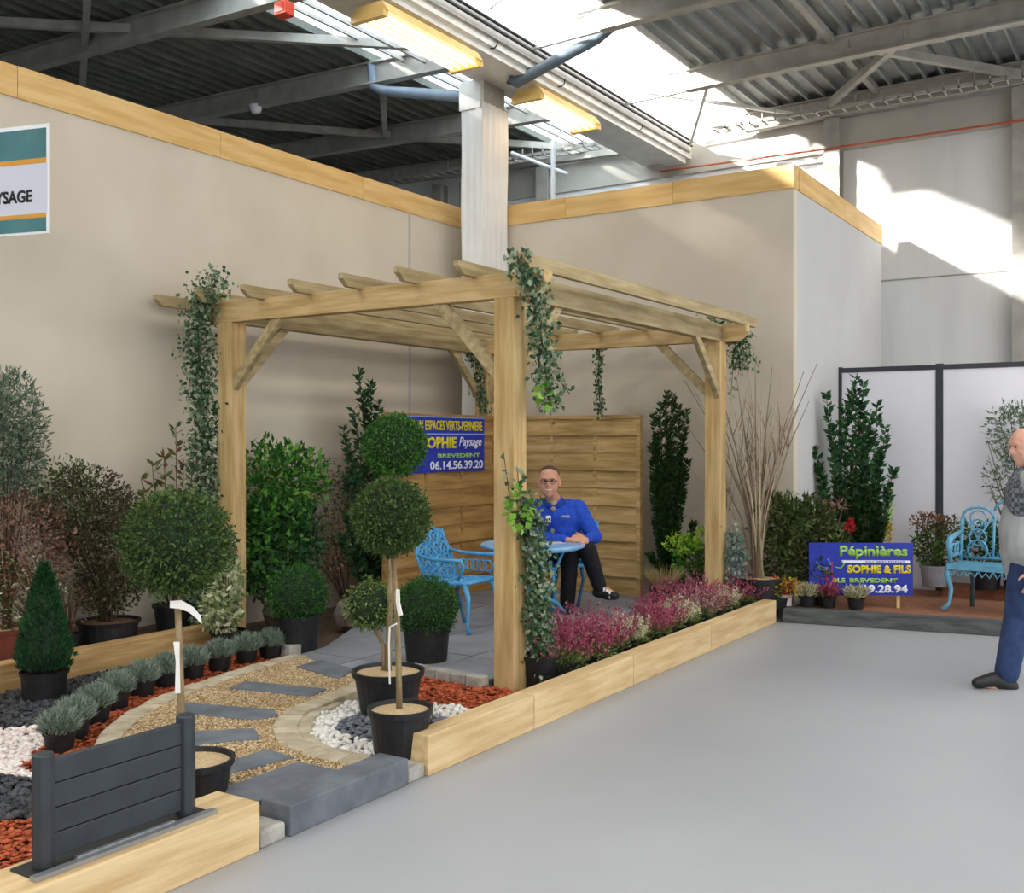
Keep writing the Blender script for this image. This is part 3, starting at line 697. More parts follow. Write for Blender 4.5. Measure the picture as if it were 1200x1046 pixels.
for z in (.03, Hb-.03): MB().tube([(-1.22, .004, z), (-1.10, .004, z)], .01, 6).build('bracket', steel, bn)

# ---------------------------------------------------------------- grey fence sample on the timber
fs = thing('fence_sample', 'small anthracite fence sample of four boards on pale timber', 'fence', (-3.15, 2.34, .195)); ant = mat('anthracite', '2d3236', '363b40', scale=8, rough=.45)
MB().box(-.075, .075, -.36, .36, 0, .008).build('base_plate', mat('plate_dark', '2a2d30', rough=.4), fs)
MB().box(.05, .082, -.37, .37, -.012, .016).build('edge_profile', mat('aluminium', '9a9da1', 'a8abae', rough=.3, metal=.6, scale=5), fs)
MB().box(.035, .05, -.2, .2, .008, .02).build('edge_profile', mat('aluminium', '9a9da1'), fs)
for y, hh in ((-.29, .375), (.29, .375)):
    MB().lathe([(.036, .008), (.036, hh), (.03, hh+.006)], 8, (0, y, 0)).build('post', ant, fs, bevel=.003)
for i in range(4):
    z = .03+i*.082
    MB().box(-.014, .014, -.26, .26, z, z+.079).build('board', ant, fs, bevel=.003)

# ================================================================== PLANTS
def pot(t, rt, rb, h, m=None, z=0.0, fill=None, rim=True, fz=.02):
    m = m or black
    pr = [(rb, 0), (rt*.97, h*.88)]
    pr += [(rt*1.04, h*.88), (rt*1.06, h), (rt*.97, h), (rt*.93, h-fz)] if rim else [(rt, h), (rt*.95, h), (rt*.93, h-fz)]
    MB().lathe([(0.001, 0)]+pr+[(0.001, h-fz)], 24, (0, 0, z), cap=False).build('pot', m, t, smooth=False)
    t = t_ = [c for c in t.children if c.name.startswith('pot')][0]
    MB().lathe([(0.001, h-fz+.012), (rt*.6, h-fz+.01), (rt*.93, h-fz+.001)], 24, (0, 0, z), cap=False).build('mulch', fill or soil, t)
def stemtube(t, path, r0, r1, m=bark, name='trunk', n=8):
    k = len(path); MB().tube(path, [r0+(r1-r0)*i/(k-1) for i in range(k)], n).build(name, m, t, smooth=True)
def ballfol(t, c, r, m, n, L, W, name='foliage', rough=.05, inner=.86):
    p, d = ell(n, c, (r, r, r), inner); p += d*RNG.normal(0, rough*r, (n, 1))
    leafmesh(name, p, d*.8+RNG.normal(0, .7, (n, 3)), L*RNG.uniform(.7, 1.3, n), W*RNG.uniform(.7, 1.3, n), m, t)
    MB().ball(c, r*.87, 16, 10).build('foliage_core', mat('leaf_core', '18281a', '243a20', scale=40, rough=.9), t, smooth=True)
# topiary with one ball, near
b = P(469, 885, .05); b.z = .04
dn = 5.17
t = thing('topiary_tree', 'single-ball topiary tree in black pot on white pebbles, tag on its stem', 'tree', b, group='ball topiary trees')
pot(t, .155, .125, .25)
cz = H-(605-V0)*5.15/F-.04
lc = PD(458, 605, 5.12/1.0)-b
stemtube(t, [(-.005, 0, .2), (-.01, 0, .45), (-.02, .0, .7), (lc.x*.9, lc.y*.9, lc.z-.1)], .016, .012)
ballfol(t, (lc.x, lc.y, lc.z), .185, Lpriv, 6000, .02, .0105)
MB().extr([(-.012, -.02, .83), (.008, -.02, .83), (.018, -.03, .77), (.04, -.035, .71), (.02, -.04, .70), (-.004, -.03, .77)], (.002, .004, 0)).build('tag', wtag, t)
MB().tube([(-.01, -.012, .66), (-.05, -.02, .64), (-.055, -.02, .56), (-.05, -.02, .36)], .005, 5).build('tie', wtag, t)
# topiary with balls at two heights, behind
b = P(455, 838, .05); b.z = .04
t = thing('topiary_tree', 'two-ball topiary tree in black pot, standing behind the single-ball topiary', 'tree', b, group='ball topiary trees')
pot(t, .195, .15, .27)
up = PD(463, 522, 5.96)-b; lo = PD(434, 708, 5.98)-b
stemtube(t, [(.0, 0, .2), (0, .01, .6), (up.x*.5, up.y*.5, 1.1), (up.x, up.y, up.z-.1)], .019, .012)
stemtube(t, [(-.03, 0, .22), (-.035, 0, .4), (lo.x, lo.y, lo.z-.08)], .014, .01, name='branch')
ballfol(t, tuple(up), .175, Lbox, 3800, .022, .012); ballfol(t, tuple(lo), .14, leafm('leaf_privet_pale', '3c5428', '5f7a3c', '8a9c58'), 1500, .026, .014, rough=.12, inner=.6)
# big ball topiary in front left
b = P(226, 946, .05); b.z = .04; cc = PD(207, 636, 4.45)-b
t = thing('topiary_tree', 'ball topiary tree in black pot behind the grey fence sample, white ribbon on stem', 'tree', b, group='ball topiary trees')
pot(t, .165, .13, .22)
tb = P(215, 893, .25)-b
stemtube(t, [(tb.x, tb.y, .18), (tb.x*.6+cc.x*.4, tb.y*.6+cc.y*.4, .5), (cc.x, cc.y, cc.z-.12)], .017, .013)
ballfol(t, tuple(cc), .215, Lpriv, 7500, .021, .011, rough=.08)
a = PD(200, 706, 4.38)-b
rib = [PD(u, v, 4.36)-b for u, v in [(199, 704), (212, 703), (226, 711), (235, 722), (236, 731), (231, 725), (221, 717), (210, 713), (199, 712)]]
MB().extr(rib, (-.002, .004, 0)).build('ribbon', wtag, t)
rib = [PD(u, v, 4.36)-b for u, v in [(203, 752), (210, 752), (210, 770), (211, 812), (205, 812), (206, 775)]]
MB().extr(rib, (-.002, .004, 0)).build('ribbon', wtag, t)
# clipped box balls
for (u, v, cv, r, lb) in ((349, 766, 697, .215, 'round clipped box ball in black pot beside the rocks'), (500, 779, 712, .215, 'round clipped box ball in black pot behind the topiary trees')):
    b = P(u, v, ZT); d = 1.51*F/(v-V0)
    b = P(u, v-6, ZT); d = (H-ZT)*F/(v-6-V0)
    t = thing('box_ball', lb, 'shrub', b, group='clipped box balls')
    pot(t, .165, .14, .25, fill=soild)
    ballfol(t, (0, 0, H-(cv-V0)*d/F-ZT), r, leafm('leaf_box_bright', '22461c', '36662a', '4f8438'), 4600, .02, .011)

def shrub(name, label, loc, blobs, potargs=None, stems=0, sm=None, cat='shrub', group=None, extra=None):
    """blobs: (world centre, (rx,ry,rz), n, leaf material, L, W, up)"""
    loc = Vector(loc); t = thing(name, label, cat, loc, group=group)
    z0 = 0
    if potargs: pot(t, *potargs[:3], **(potargs[3] if len(potargs) > 3 else {})); z0 = potargs[2]-.03
    bym = {}
    for (c, r, n, m, L, W, upw) in blobs:
        c = Vector(c)-loc; p, d = ell(n, tuple(c), r, .35)
        wx, wy = p[:, 0]+loc.x, p[:, 1]+loc.y      # keep leaves clear of the partitions
        k = (p[:, 2] > .01) & (wx > XL+.05) & ~((wx < XR+.07) & (wy > YB-.07)) & (wy < 11.02)
        p, d = p[k], d[k]; n = len(p)
        dd = d*.7+RNG.normal(0, .7, (n, 3)); dd[:, 2] += upw
        bym.setdefault(m.name, [m, [], [], [], []]); e = bym[m.name]
        e[1].append(p); e[2].append(dd); e[3].append(L*RNG.uniform(.6, 1.3, n)); e[4].append(W*RNG.uniform(.7, 1.3, n))
        for s in range(stems):
            q = p[RNG.integers(len(p))]
            stemtube(t, [(RNG.normal(0, .02), RNG.normal(0, .02), z0), (q[0]*.35, q[1]*.35, z0+(q[2]-z0)*.45), tuple(q)], .009, .003, sm or barkd, 'stem', 5)
    for m, p, d, L, W in bym.values():
        leafmesh('foliage', np.concatenate(p), np.concatenate(d), np.concatenate(L), np.concatenate(W), m, t)
    return t
def sprays(t, loc, tips, base, m, per, L, W, sm=barkd, r=.006, ang=.9, start=.25):
    """upright leafy shoots from base to each tip (world coordinates)"""
    C, D = [], []; loc = Vector(loc); base = Vector(base)-loc
    for tip in tips:
        tip = Vector(tip)-loc; b0 = base+Vector((random.uniform(-.04, .04), random.uniform(-.04, .04), 0))
        mid = b0.lerp(tip, .5); mid.x = b0.x*.35+tip.x*.65; mid.y = b0.y*.35+tip.y*.65
        stemtube(t, [b0, mid, tip], r, r*.4, sm, 'stem', 5)
        s = RNG.uniform(start, 1.0, per)
        for q in s:
            p = b0.lerp(mid, q*2) if q < .5 else mid.lerp(tip, q*2-1)
            ax = (tip-mid).normalized(); a = RNG.uniform(0, 2*PI)
            sd = ax.cross(Vector((math.cos(a), math.sin(a), .2))).normalized()
            C.append(p); D.append(sd*ang+ax*.6)
    n = len(C)
    leafmesh('foliage', [tuple(c) for c in C], [tuple(d) for d in D], L*RNG.uniform(.7, 1.2, n), W*RNG.uniform(.8, 1.2, n), m, t)
XS = -6.42
def sh(u, v): return PX(u, v, XS)
# left back row
lp = sh(8, 745); lp.z = .17
shrub('olive_tree', 'grey green olive tree with bare lower stem against the left partition', lp, [(sh(8, 505), (.2, .26, .42), 2600, Lolive, .05, .014, .5), (sh(-12, 520), (.2, .22, .36), 1500, Lolive, .05, .014, .5), (sh(28, 545), (.12, .12, .2), 250, Lolive, .05, .014, .5)], (.15, .12, .22, dict(m=mat('pot_redbrown', '6a3226', '7c4030', scale=8))), stems=5, cat='tree')
o_ = lp+Vector((.06, .18, 0)); lp2 = PX(28, 735, -6.4); lp2 = Vector((-6.38, lp.y+.32, .17))
shrub('red_shrub', 'loose shrub with brownish red leaves beside the potted conifer', lp2, [(PX(20, 640, -6.38), (.24, .42, .36), 2200, Lred, .035, .018, .1), (PX(28, 700, -6.38), (.2, .36, .22), 500, Lphot, .035, .018, .1), (PX(14, 690, -6.3), (.2, .4, .25), 420, Lcream, .03, .018, .1)], None, stems=10, sm=mat('bark_red', '5a3a30', '6a4a3c', scale=10))
b = PX(127, 752, -6.42); b.z = .17
shrub('bronze_shrub', 'large bronze green shrub in wide black pot behind the tan retaining timber', b, [(PX(100, 600, -6.42), (.25, .38, .33), 3000, Lbrown, .036, .017, .1), (PX(135, 640, -6.42), (.24, .36, .4), 3000, Lbrown, .036, .017, .1), (PX(75, 580, -6.45), (.2, .28, .28), 700, Lpriv, .036, .017, .2), (PX(127, 690, -6.42), (.2, .24, .2), 1200, Lbrown, .036, .017, 0)], (.21, .19, .16, dict(fill=mat('peat', '6a5038', '87694a', scale=60, rough=.95))), stems=6)
tips = [sh(u, v) for u, v in [(128, 520), (82, 522), (60, 540), (115, 545), (148, 560)]]
tt = thing('photinia', 'young photinia with upright red tipped shoots behind the ball topiary', 'shrub', (sh(205, 740).x, sh(205, 740).y, .17)); l_ = Vector(tt.location)
pot(tt, .16, .13, .2, fill=soild)
sprays(tt, l_, [sh(u, v) for u, v in [(178, 540), (192, 527), (206, 500), (228, 515), (165, 560), (240, 540), (215, 545), (185, 575), (235, 575), (205, 600), (170, 600)]], l_+Vector((0, 0, .17)), Lphot, 46, .085, .03, r=.006)
b = P(52, 818, .05); b.z = .04
t = thing('potted_conifer', 'small dark green cone conifer in black pot on black chips', 'conifer', b)
pot(t, .135, .12, .18, fill=soild)
n = 4200; zz = RNG.random(n)**1.4; aa = RNG.uniform(0, 2*PI, n); rr = .165*(1-zz)**.75*RNG.uniform(.6, 1.08, n)*np.where(zz < .08, .8, 1)
C = np.stack([rr*np.cos(aa), rr*np.sin(aa), .19+zz*.62], 1); D = np.stack([np.cos(aa), np.sin(aa), 1.2+0*aa], 1)+RNG.normal(0, .3, (n, 3))
leafmesh('foliage', C, D, .04, .011, Lthuja, t); MB().lathe([(.13, .2), (.12, .35), (.07, .6), (.005, .8)], 12).build('foliage_core', MATS['leaf_core'], t, smooth=True)
b = sh(82, 755); b.z = .17
shrub('twiggy_shrub', 'small twiggy plant in little black pot beside the bronze shrub', b, [(b+Vector((.0, 0, .32)), (.14, .16, .16), 160, Lred, .025, .012, .2)], (.075, .06, .11, dict(fill=soild)), stems=14, sm=mat('bark_red', '5a3a30'))
# variegated plant by the left post
b = P(258, 762, .05); b = Vector((-5.86, 5.28, .05))
shrub('variegated_shrub', 'cream variegated shrub in black pot beside the ivy-covered pergola post', b, [(PX(262, 690, -5.9), (.13, .15, .24), 700, Lcream, .055, .03, .2), (PX(258, 720, -5.88), (.15, .15, .14), 350, Lcream, .055, .03, 0), (PX(262, 650, -5.95), (.1, .1, .2), 260, Livy, .05, .03, .2)], (.13, .11, .17, dict(fill=soild)), stems=4)
# laurels under the pergola's left edge
b = Vector((-6.35, 6.35, .035))
shrub('laurel_bush', 'bright green laurel bush between two pergola posts by the left partition', b, [(PX(318, 570, -6.35), (.24, .42, .4), 1000, Llaurel, .075, .034, .4), (PX(345, 560, -6.35), (.22, .36, .3), 520, Llaurel, .075, .034, .4), (PX(322, 640, -6.3), (.28, .48, .45), 2200, Ldark, .075, .034, .2), (PX(325, 615, -6.2), (.18, .36, .3), 420, Llaurel, .075, .034, .3), (PX(296, 640, -6.25), (.18, .26, .4), 420, Llaurel, .075, .034, .2)], None, stems=4)
b = Vector((-6.38, 7.15, .035))
shrub('dry_shrub', 'thin brownish shrub beside the bright green laurel bush', b, [(PX(382, 590, -6.38), (.2, .35, .42), 950, Lbrown, .035, .018, .2), (PX(385, 640, -6.38), (.2, .32, .3), 420, Lgrass, .035, .018, .1), (PX(392, 660, -6.3), (.1, .15, .15), 120, Lred, .035, .02, .1)], None, stems=6)
b = Vector((-6.28, 7.6, .035))
t = thing('column_laurel', 'tall narrow laurel with upright shoots behind the topiary balls', 'shrub', b)
sprays(t, b, [PX(u, v, -6.28) for u, v in [(421, 434), (434, 447), (428, 460), (402, 500), (410, 520), (444, 470), (440, 500), (450, 520), (415, 480), (405, 560)]], b, Ldark, 190, .075, .036, r=.008, start=.2)
sprays(t, b, [PX(u, v, -6.2) for u, v in [(408, 600), (425, 590), (440, 600), (400, 630), (415, 640)]], b, Ldark, 240, .075, .036, r=.008, start=.1)
# rocks
for i, (x, y, s, lb) in enumerate(((-5.72, 6.5, .15, 'large brown rock beside the potted box ball'), (-5.75, 7.0, .13, 'small grey rock behind the brown rock'), (-6.0, 6.05, .2, 'big grey brown rock at the foot of the laurel bush'))):
    mb = MB(); V0_, T0 = ico(); rs = np.random.default_rng(i+3)
    bm = bmesh.new(); bmesh.ops.create_icosphere(bm, subdivisions=2, radius=1)
    for v in bm.verts:
        k = 1+.28*math.sin(v.co.x*3+i)*math.cos(v.co.y*2.6+i*2)+rs.uniform(-.07, .07); v.co = Vector((v.co.x*s*1.1*k, v.co.y*s*k, max(-.02, v.co.z*s*1.15*k+s*.9)))
    me = bpy.data.meshes.new('rock'); bm.to_mesh(me); bm.free(); me.materials.append(mat('rock', '5f5348', '7c6e60', c3='7c7a76', scale=6, rough=.9, bump=.8))
    o = bpy.data.objects.new('rock', me); COL.objects.link(o); o.location = (x, y, .05); tag(o, lb, 'rock', 'rocks under the pergola')
# lavender row
lv = thing('lavender_pot', 'grey lavender in small black pot, first of the row behind the fence sample', 'potted plant', (*lavline[1], .045), group='lavender pots on the red bark')
pot(lv, .078, .062, .105, fill=soild, rim=True)
n = 1500; aa = RNG.uniform(0, 2*PI, n); sp = RNG.random(n)**.6
C = np.stack([.085*sp*np.cos(aa), .085*sp*np.sin(aa), .10+RNG.random(n)*.10*(1-.5*sp**2)], 1); D = np.stack([sp*np.cos(aa)*.8, sp*np.sin(aa)*.8, .9+0*aa], 1)+RNG.normal(0, .35, (n, 3))
leafmesh('foliage', C, D, RNG.uniform(.03, .065, n), .0065, Llav, lv)
ords = ['second', 'third', 'fourth', 'fifth', 'sixth', 'seventh', 'eighth', 'ninth']
for i, (x, y) in enumerate(lavline[2:]):
    copy_tree(lv, (x, y, .045), random.uniform(0, 6), 'grey lavender in small black pot, %s of the row counted from the fence sample' % ords[i])
c = copy_tree(lv, (-4.72, 3.16, .045), 2.0, 'grey lavender in small black pot, half hidden behind the fence sample')
# yew column
b = Vector((-4.12, 9.12, .06)); 
t = thing('yew_column', 'dark green columnar yew in a pot beside the fence panel', 'shrub', b)
pot(t, .17, .14, .26, m=mat('pot_wood', '4a4038', '5a4e44', scale=10), fill=soild)
sprays(t, b, [PD(u, v, 9.95) for u, v in [(781, 460), (789, 462), (774, 474), (795, 475), (766, 485), (804, 480), (783, 490), (770, 510), (800, 510), (786, 520), (763, 520), (778, 545), (796, 550), (765, 560), (805, 540)]], b+Vector((0, 0, .24)), Lyew, 330, .062, .026, r=.007, start=.05, ang=.8)
sprays(t, b, [PD(u, v, 9.9) for u, v in [(813, 612), (762, 650), (805, 640), (790, 600), (768, 610), (778, 640)]], b+Vector((0, 0, .24)), Lyew, 220, .06, .026, r=.006, start=.1, ang=.7)
b = Vector((-3.84, 9.2, .06))
shrub('lime_shrub', 'small lime green shrub between yew and rear pergola post', b, [(PD(808, 655, 9.75), (.17, .14, .2), 420, Llaurel, .05, .025, .4), (PD(800, 638, 9.7), (.18, .13, .1), 240, Llime, .05, .025, .4), (PD(822, 635, 9.75), (.08, .08, .16), 120, Llime, .045, .022, .4)], (.12, .1, .18, dict(fill=soild)), stems=5)
b = Vector((-4.0, 8.75, .06)); t = thing('dry_grass', 'tuft of dry ornamental grass in front of the yew', 'grass', b)
pot(t, .12, .1, .2, fill=soild)
n = 500; aa = RNG.uniform(0, 2*PI, n); D = np.stack([np.cos(aa)*.8, np.sin(aa)*.8, .8+RNG.random(n)], 1)
leafmesh('foliage', np.stack([.05*np.cos(aa), .05*np.sin(aa), .18+0*aa], 1), D, RNG.uniform(.12, .28, n), .006, Lgrass, t)
# bare willow
b = Vector((-3.24, 9.14, .04)); t = thing('bare_willow', 'leafless willow with fanned bare stems in a pot behind the heather', 'shrub', b)
pot(t, .21, .17, .33, fill=soil)
bs = mat('twig_pale', 'a4947a', 'c0b090', scale=20); bs2 = mat('twig_dark', '7c6a58', '907e6a', scale=20)
ends = [(802, 445), (815, 460), (806, 500), (800, 540), (832, 430), (850, 440), (862, 435), (875, 430), (885, 425), (893, 440), (905, 430), (915, 440), (958, 425), (930, 450), (942, 435), (925, 500), (935, 480), (880, 470), (868, 480), (900, 480), (855, 500), (912, 470), (948, 470), (890, 500), (842, 480), (795, 590)]
for i, (u, v) in enumerate(ends):
    tip = PD(u, v, (9.35 if u > 845 else 9.78)+.12*math.sin(i*2.1))-b; ba = Vector((random.uniform(-.05, .05), random.uniform(-.05, .05), .31))
    m1 = ba.lerp(tip, .4); m1.x *= .55; m1.y *= .55; m2 = ba.lerp(tip, .75); m2.x *= .82; m2.y *= .82
    stemtube(t, [ba, m1, m2, tip], .011, .003, bs if i % 2 else bs2, 'stem', 5)
    for k in range(3):
        q = m1.lerp(m2, random.random()); e = q+Vector((random.uniform(-.14, .14), random.uniform(-.05, .05), random.uniform(.2, .4)))
        stemtube(t, [q, q.lerp(e, .5)+Vector((.01, 0, 0)), e], .005, .0015, bs2, 'twig', 4)
b = Vector((-2.8, 9.5, .10))
shrub('rhododendron', 'broad olive green rhododendron with red buds beside the blue sign', b, [(PD(912, 612, 9.5), (.26, .11, .28), 900, Lrhodo, .075, .026, .2), (PD(944, 625, 9.62), (.28, .2, .36), 1600, Lrhodo, .075, .026, .2), (PD(962, 640, 9.75), (.24, .24, .3), 700, Lrhodo, .075, .026, .2), (PD(934, 665, 9.55), (.32, .12, .22), 800, Lrhodo, .075, .026, 0), (PD(975, 592, 9.55), (.14, .1, .04), 60, Lred, .06, .02, .2)], None, stems=6)
b = Vector((-2.7, 10.45, .10)); t = thing('column_laurel', 'tall dark laurel with many upright shoots in front of white panel', 'shrub', b)
sprays(t, b, [PD(u, v, 10.25) for u, v in [(1003, 441), (1011, 447), (997, 455), (1028, 472), (968, 462), (955, 525), (960, 545), (1038, 500), (1020, 480), (990, 470), (985, 485), (1008, 470), (1047, 550), (975, 500), (1015, 510), (1030, 530)]], b, Ldark, 150, .082, .04, r=.008, start=.3, ang=.8)
sprays(t, b, [PD(u, v, 10.2) for u, v in [(980, 560), (1000, 560), (1015, 570), (1030, 590), (1035, 610), (985, 600), (1005, 610), (970, 620)]], b, Lyew, 260, .075, .034, r=.008, start=.1)
def small(name, label, u, v, z, d, blobs, potargs=None, stems=3, group=None, **k):
    b = PD(u, v, d); b.z = z
    return shrub(name, label, b, [(PD(uu, vv, d), r, n, m, L, W, up_) for uu, vv, r, n, m, L, W, up_ in blobs], potargs, stems=stems, group=group, **k)
small('yellow_shrub', 'yellow leaved shrub rising above the top of the blue sign', 1015, 690, .10, 10.35, [(1000, 632, (.16, .12, .1), 200, Lyell, .045, .025, .3), (1025, 625, (.18, .12, .14), 280, Lyell, .045, .025, .3), (1040, 600, (.05, .06, .14), 60, Llime, .045, .025, .4), (1015, 660, (.2, .12, .18), 200, Lrhodo, .045, .025, .1)])
small('red_flower', 'single red flower cluster between rhododendron and yellow shrub', 995, 690, .10, 10.0, [(995, 616, (.055, .05, .06), 90, Lredf, .035, .022, .3), (992, 650, (.08, .08, .16), 120, Lrhodo, .05, .02, .2)], stems=2, cat='flower')
small('yellow_shrub', 'low yellow and orange shrub next to the end of the long timber', 910, 705, .10, 9.35, [(900, 690, (.12, .1, .07), 180, Lyell, .035, .02, .3), (922, 687, (.14, .1, .08), 200, Lyell, .035, .02, .3), (915, 682, (.16, .1, .05), 50, Lredf, .03, .016, .3)], (.1, .08, .1, dict(fill=soild)))
small('pink_shrub', 'green shrub with pinkish tips in front of white panels beside blue bench', 1095, 682, .20, 10.08, [(1095, 640, (.2, .15, .26), 520, Lrhodo, .05, .024, .2), (1090, 612, (.18, .12, .1), 220, Lred, .045, .022, .3), (1112, 618, (.12, .1, .12), 140, Lphot, .045, .022, .3), (1088, 640, (.14, .12, .18), 160, Llaurel, .045, .022, .2)], (.13, .11, .2, dict(m=mat('pot_zinc', '8c8e92', 'a0a2a6', scale=6), fill=soild)))
small('low_shrub', 'dark green shrub growing behind the blue bench', 1155, 684, .20, 9.9, [(1150, 640, (.26, .14, .24), 600, Ldark, .055, .026, .2), (1180, 640, (.24, .14, .26), 500, Ldark, .055, .026, .2)], (.14, .12, .18, dict(fill=soild)))
small('olive_tree', 'airy olive tree behind the passing man, in front of white panels', 1196, 686, .20, 9.78, [(1185, 505, (.22, .13, .3), 560, Lolive, .06, .016, .5), (1180, 560, (.2, .16, .25), 300, Lolive, .06, .016, .3), (1205, 520, (.26, .16, .4), 520, Lolive, .06, .016, .4), (1192, 600, (.12, .1, .16), 90, Lolive, .06, .016, .1)], (.16, .14, .2, dict(fill=soild)), stems=4, cat='tree')
# little flower pots along the kerb
for (u, v, mm, lb, pm) in ((946, 710, Lpale, 'cream heather in small black pot on the dark kerb, left of the pink one', black), (970, 711, Lpink, 'pink heather in small black pot in front of the blue sign', black), (1003, 713, Lpale, 'cream heather in small black pot in front of the sign lettering', black)):
    b = P(u, v, .12); t = thing('heather_pot', lb, 'potted plant', b, group='heather pots on the dark kerb')
    pot(t, .075, .06, .09, m=pm, fill=soild)
    n = 420; aa = RNG.uniform(0, 2*PI, n); sp = RNG.random(n)**.6
    C = np.stack([.07*sp*np.cos(aa), .07*sp*np.sin(aa), .085+RNG.random(n)*.06], 1); D = np.stack([sp*np.cos(aa)*.8, sp*np.sin(aa)*.8, .9+0*aa], 1)+RNG.normal(0, .25, (n, 3))
    leafmesh('foliage', C, D, RNG.uniform(.05, .1, n), .014, mm, t); leafmesh('foliage', C[:150], D[:150], .06, .015, Lgrn, t)
b = P(921, 709, .12); t = thing('flower_pot', 'small white pot with red flowers at the end of the timber', 'potted plant', b); pot(t, .055, .05, .10, m=mat('pot_pinkwhite', 'd8c4c4', rough=.5), fill=soild)
p, d = ell(90, (0, 0, .14), (.06, .06, .045), .3); leafmesh('foliage', p, d, .035, .022, Lredf, t)

# heather row behind the long timber
pat = ['p', 'p', 'P', 'w', 'p', 'P', 'w', 'm', 'p', 'w', 'p']
desc = {'p': 'deep pink heather', 'P': 'tall deep pink heather', 'w': 'cream white heather', 'm': 'dusty pink heather'}
where = ['beside the ivy-wrapped front post', 'second along the timber from the front post', 'third along the timber from the front post', 'fourth along the timber from the front post', 'fifth along the timber from the front post', 'sixth along the timber from the front post', 'seventh along the timber from the front post', 'fifth along the timber from the dark kerb', 'fourth along the timber from the dark kerb', 'third along the timber from the dark kerb', 'second along the timber from the dark kerb']
def heather(loc, kind, label, R=.19, hh=.26):
    t = thing('heather_plant', label, 'heather', loc, group='heather row along the timber')
    pot(t, .12, .1, .15, fill=soild)
    m = {'p': Lpink, 'P': Lpink, 'w': Lpale, 'm': leafm('heather_dusty', '8c5660', 'b08484', 'd0b8a8')}[kind]
    ns, nf = 90, 20
    aa = RNG.uniform(0, 2*PI, ns); sp = RNG.random(ns)**.6; lob = 1+.3*np.sin(aa*2+RNG.uniform(0, 6))
    b0 = np.stack([R*.55*sp*np.cos(aa), R*.55*sp*np.sin(aa), .11+0*aa], 1)
    dr = unit(np.stack([sp*np.cos(aa)*.75*lob, sp*np.sin(aa)*.75*lob, 1+0*aa], 1)+RNG.normal(0, .13, (ns, 3)))
    ln = hh*RNG.uniform(.6, 1.2, ns)*(1-.2*sp)
    q = RNG.random((ns, nf))**.7
    C = (b0[:, None]+dr[:, None]*(ln[:, None]*q)[..., None]+RNG.normal(0, .007, (ns, nf, 3))).reshape(-1, 3)
    D = (dr[:, None]*.9+RNG.normal(0, .6, (ns, nf, 3))).reshape(-1, 3); hi = (q > RNG.uniform(.3, .5, (ns, 1))).ravel()
    leafmesh('foliage', C[hi], D[hi], RNG.uniform(.014, .03, hi.sum()), .011, m, t)
    leafmesh('foliage', C[~hi], D[~hi], RNG.uniform(.02, .035, (~hi).sum()), .012, Lgrn, t)
    n = 260; aa = RNG.uniform(0, 2*PI, n); sp = RNG.random(n)**.5
    leafmesh('foliage', np.stack([R*.8*sp*np.cos(aa), R*.8*sp*np.sin(aa), .11+.08*RNG.random(n)], 1), np.stack([np.cos(aa), np.sin(aa), .5+0*aa], 1)+RNG.normal(0, .4, (n, 3)), .04, .014, Lgrn, t)
for i, k in enumerate(pat):
    heather((-3.36+.02*math.sin(i*2), 5.82+i*.305, .04), k, desc[k]+' in the row, '+where[i], R=.2, hh=(.36 if i < 2 else .27) if k != 'w' else .2)
for i, (x, y, k, lb) in enumerate(((-3.5, 6.2, 'p', 'pink heather in the back row, close to the table leg'), (-3.58, 7.9, 'p', 'pink heather in the back row, near the yew pot'), (-3.56, 8.45, 'p', 'pink heather in the back row, by the rear right post'))):
    heather((x, y, .04), k, lb, .17, .3)

# ivy
def ivy(label, loc, path, width, n, L, m=Livy, pots=False, extra=None, m2=None, group='ivy on the pergola'):
    loc = Vector(loc); t = thing('ivy_plant', label, 'ivy', loc, group=group)
    if pots: pot(t, .12, .1, .2, fill=soild)
    pts = [Vector(p)-loc for p in path]
    MB().tube(pts, .005, 5).build('vine', barkd, t)
    if extra:
        for e in extra: MB().tube([Vector(p)-loc for p in e], .003, 4).build('vine', barkd, t)
    seg = [(pts[i], pts[i+1]) for i in range(len(pts)-1)]; ln = np.array([(b-a).length for a, b in seg]); pr = ln/ln.sum()
    k = RNG.choice(len(seg), n, p=pr); C = np.array([seg[j][0].lerp(seg[j][1], RNG.random()) for j in k]); C = C+RNG.normal(0, 1, (n, 3))*width
    D = RNG.normal(0, .6, (n, 3)); D[:, 2] -= .7
    leafmesh('foliage', C, D, L*RNG.uniform(.6, 1.2, n), L*.85*RNG.uniform(.7, 1.1, n), m, t)
    if extra:
        for e in extra:
            a, b = Vector(e[0])-loc, Vector(e[-1])-loc; q = RNG.random(14)
            leafmesh('foliage', np.array([a.lerp(b, x) for x in q])+RNG.normal(0, .015, (14, 3)), RNG.normal(0, .6, (14, 3)), L, L*.8, m, t)
    if m2:
        c, mm, rad, nn = m2; p, d = ell(nn, tuple(Vector(c)-loc), rad, .2); leafmesh('foliage', p, d+np.array([0, -.3, -.3]), L*1.5, L*1.3, mm, t)
    return t
ivy('thick ivy climbing the left front pergola post', (-6.26, 5.36, .03), [(-6.26, 5.36, .05), (-6.22, 5.38, 1.0), (-6.26, 5.4, 1.8), (-6.3, 5.38, 2.3), (-6.28, 5.36, 2.6), (-6.1, 5.38, 2.8)], .06, 4400, .04)
ivy('ivy hanging down from the front right corner of the pergola', PD(612, 300, 6.0), [PD(606, 300, 6.25), PD(612, 315, 6.2), PD(628, 335, 6.45), PD(634, 390, 6.5), PD(640, 440, 6.5), PD(645, 478, 6.5)], .042, 900, .042, extra=[[PD(640, 425, 6.5), PD(668, 462, 6.5)], [PD(625, 320, 6.3), PD(616, 296, 6.2)]], m2=(PD(638, 462, 6.45), Livyl, (.03, .03, .07), 14))
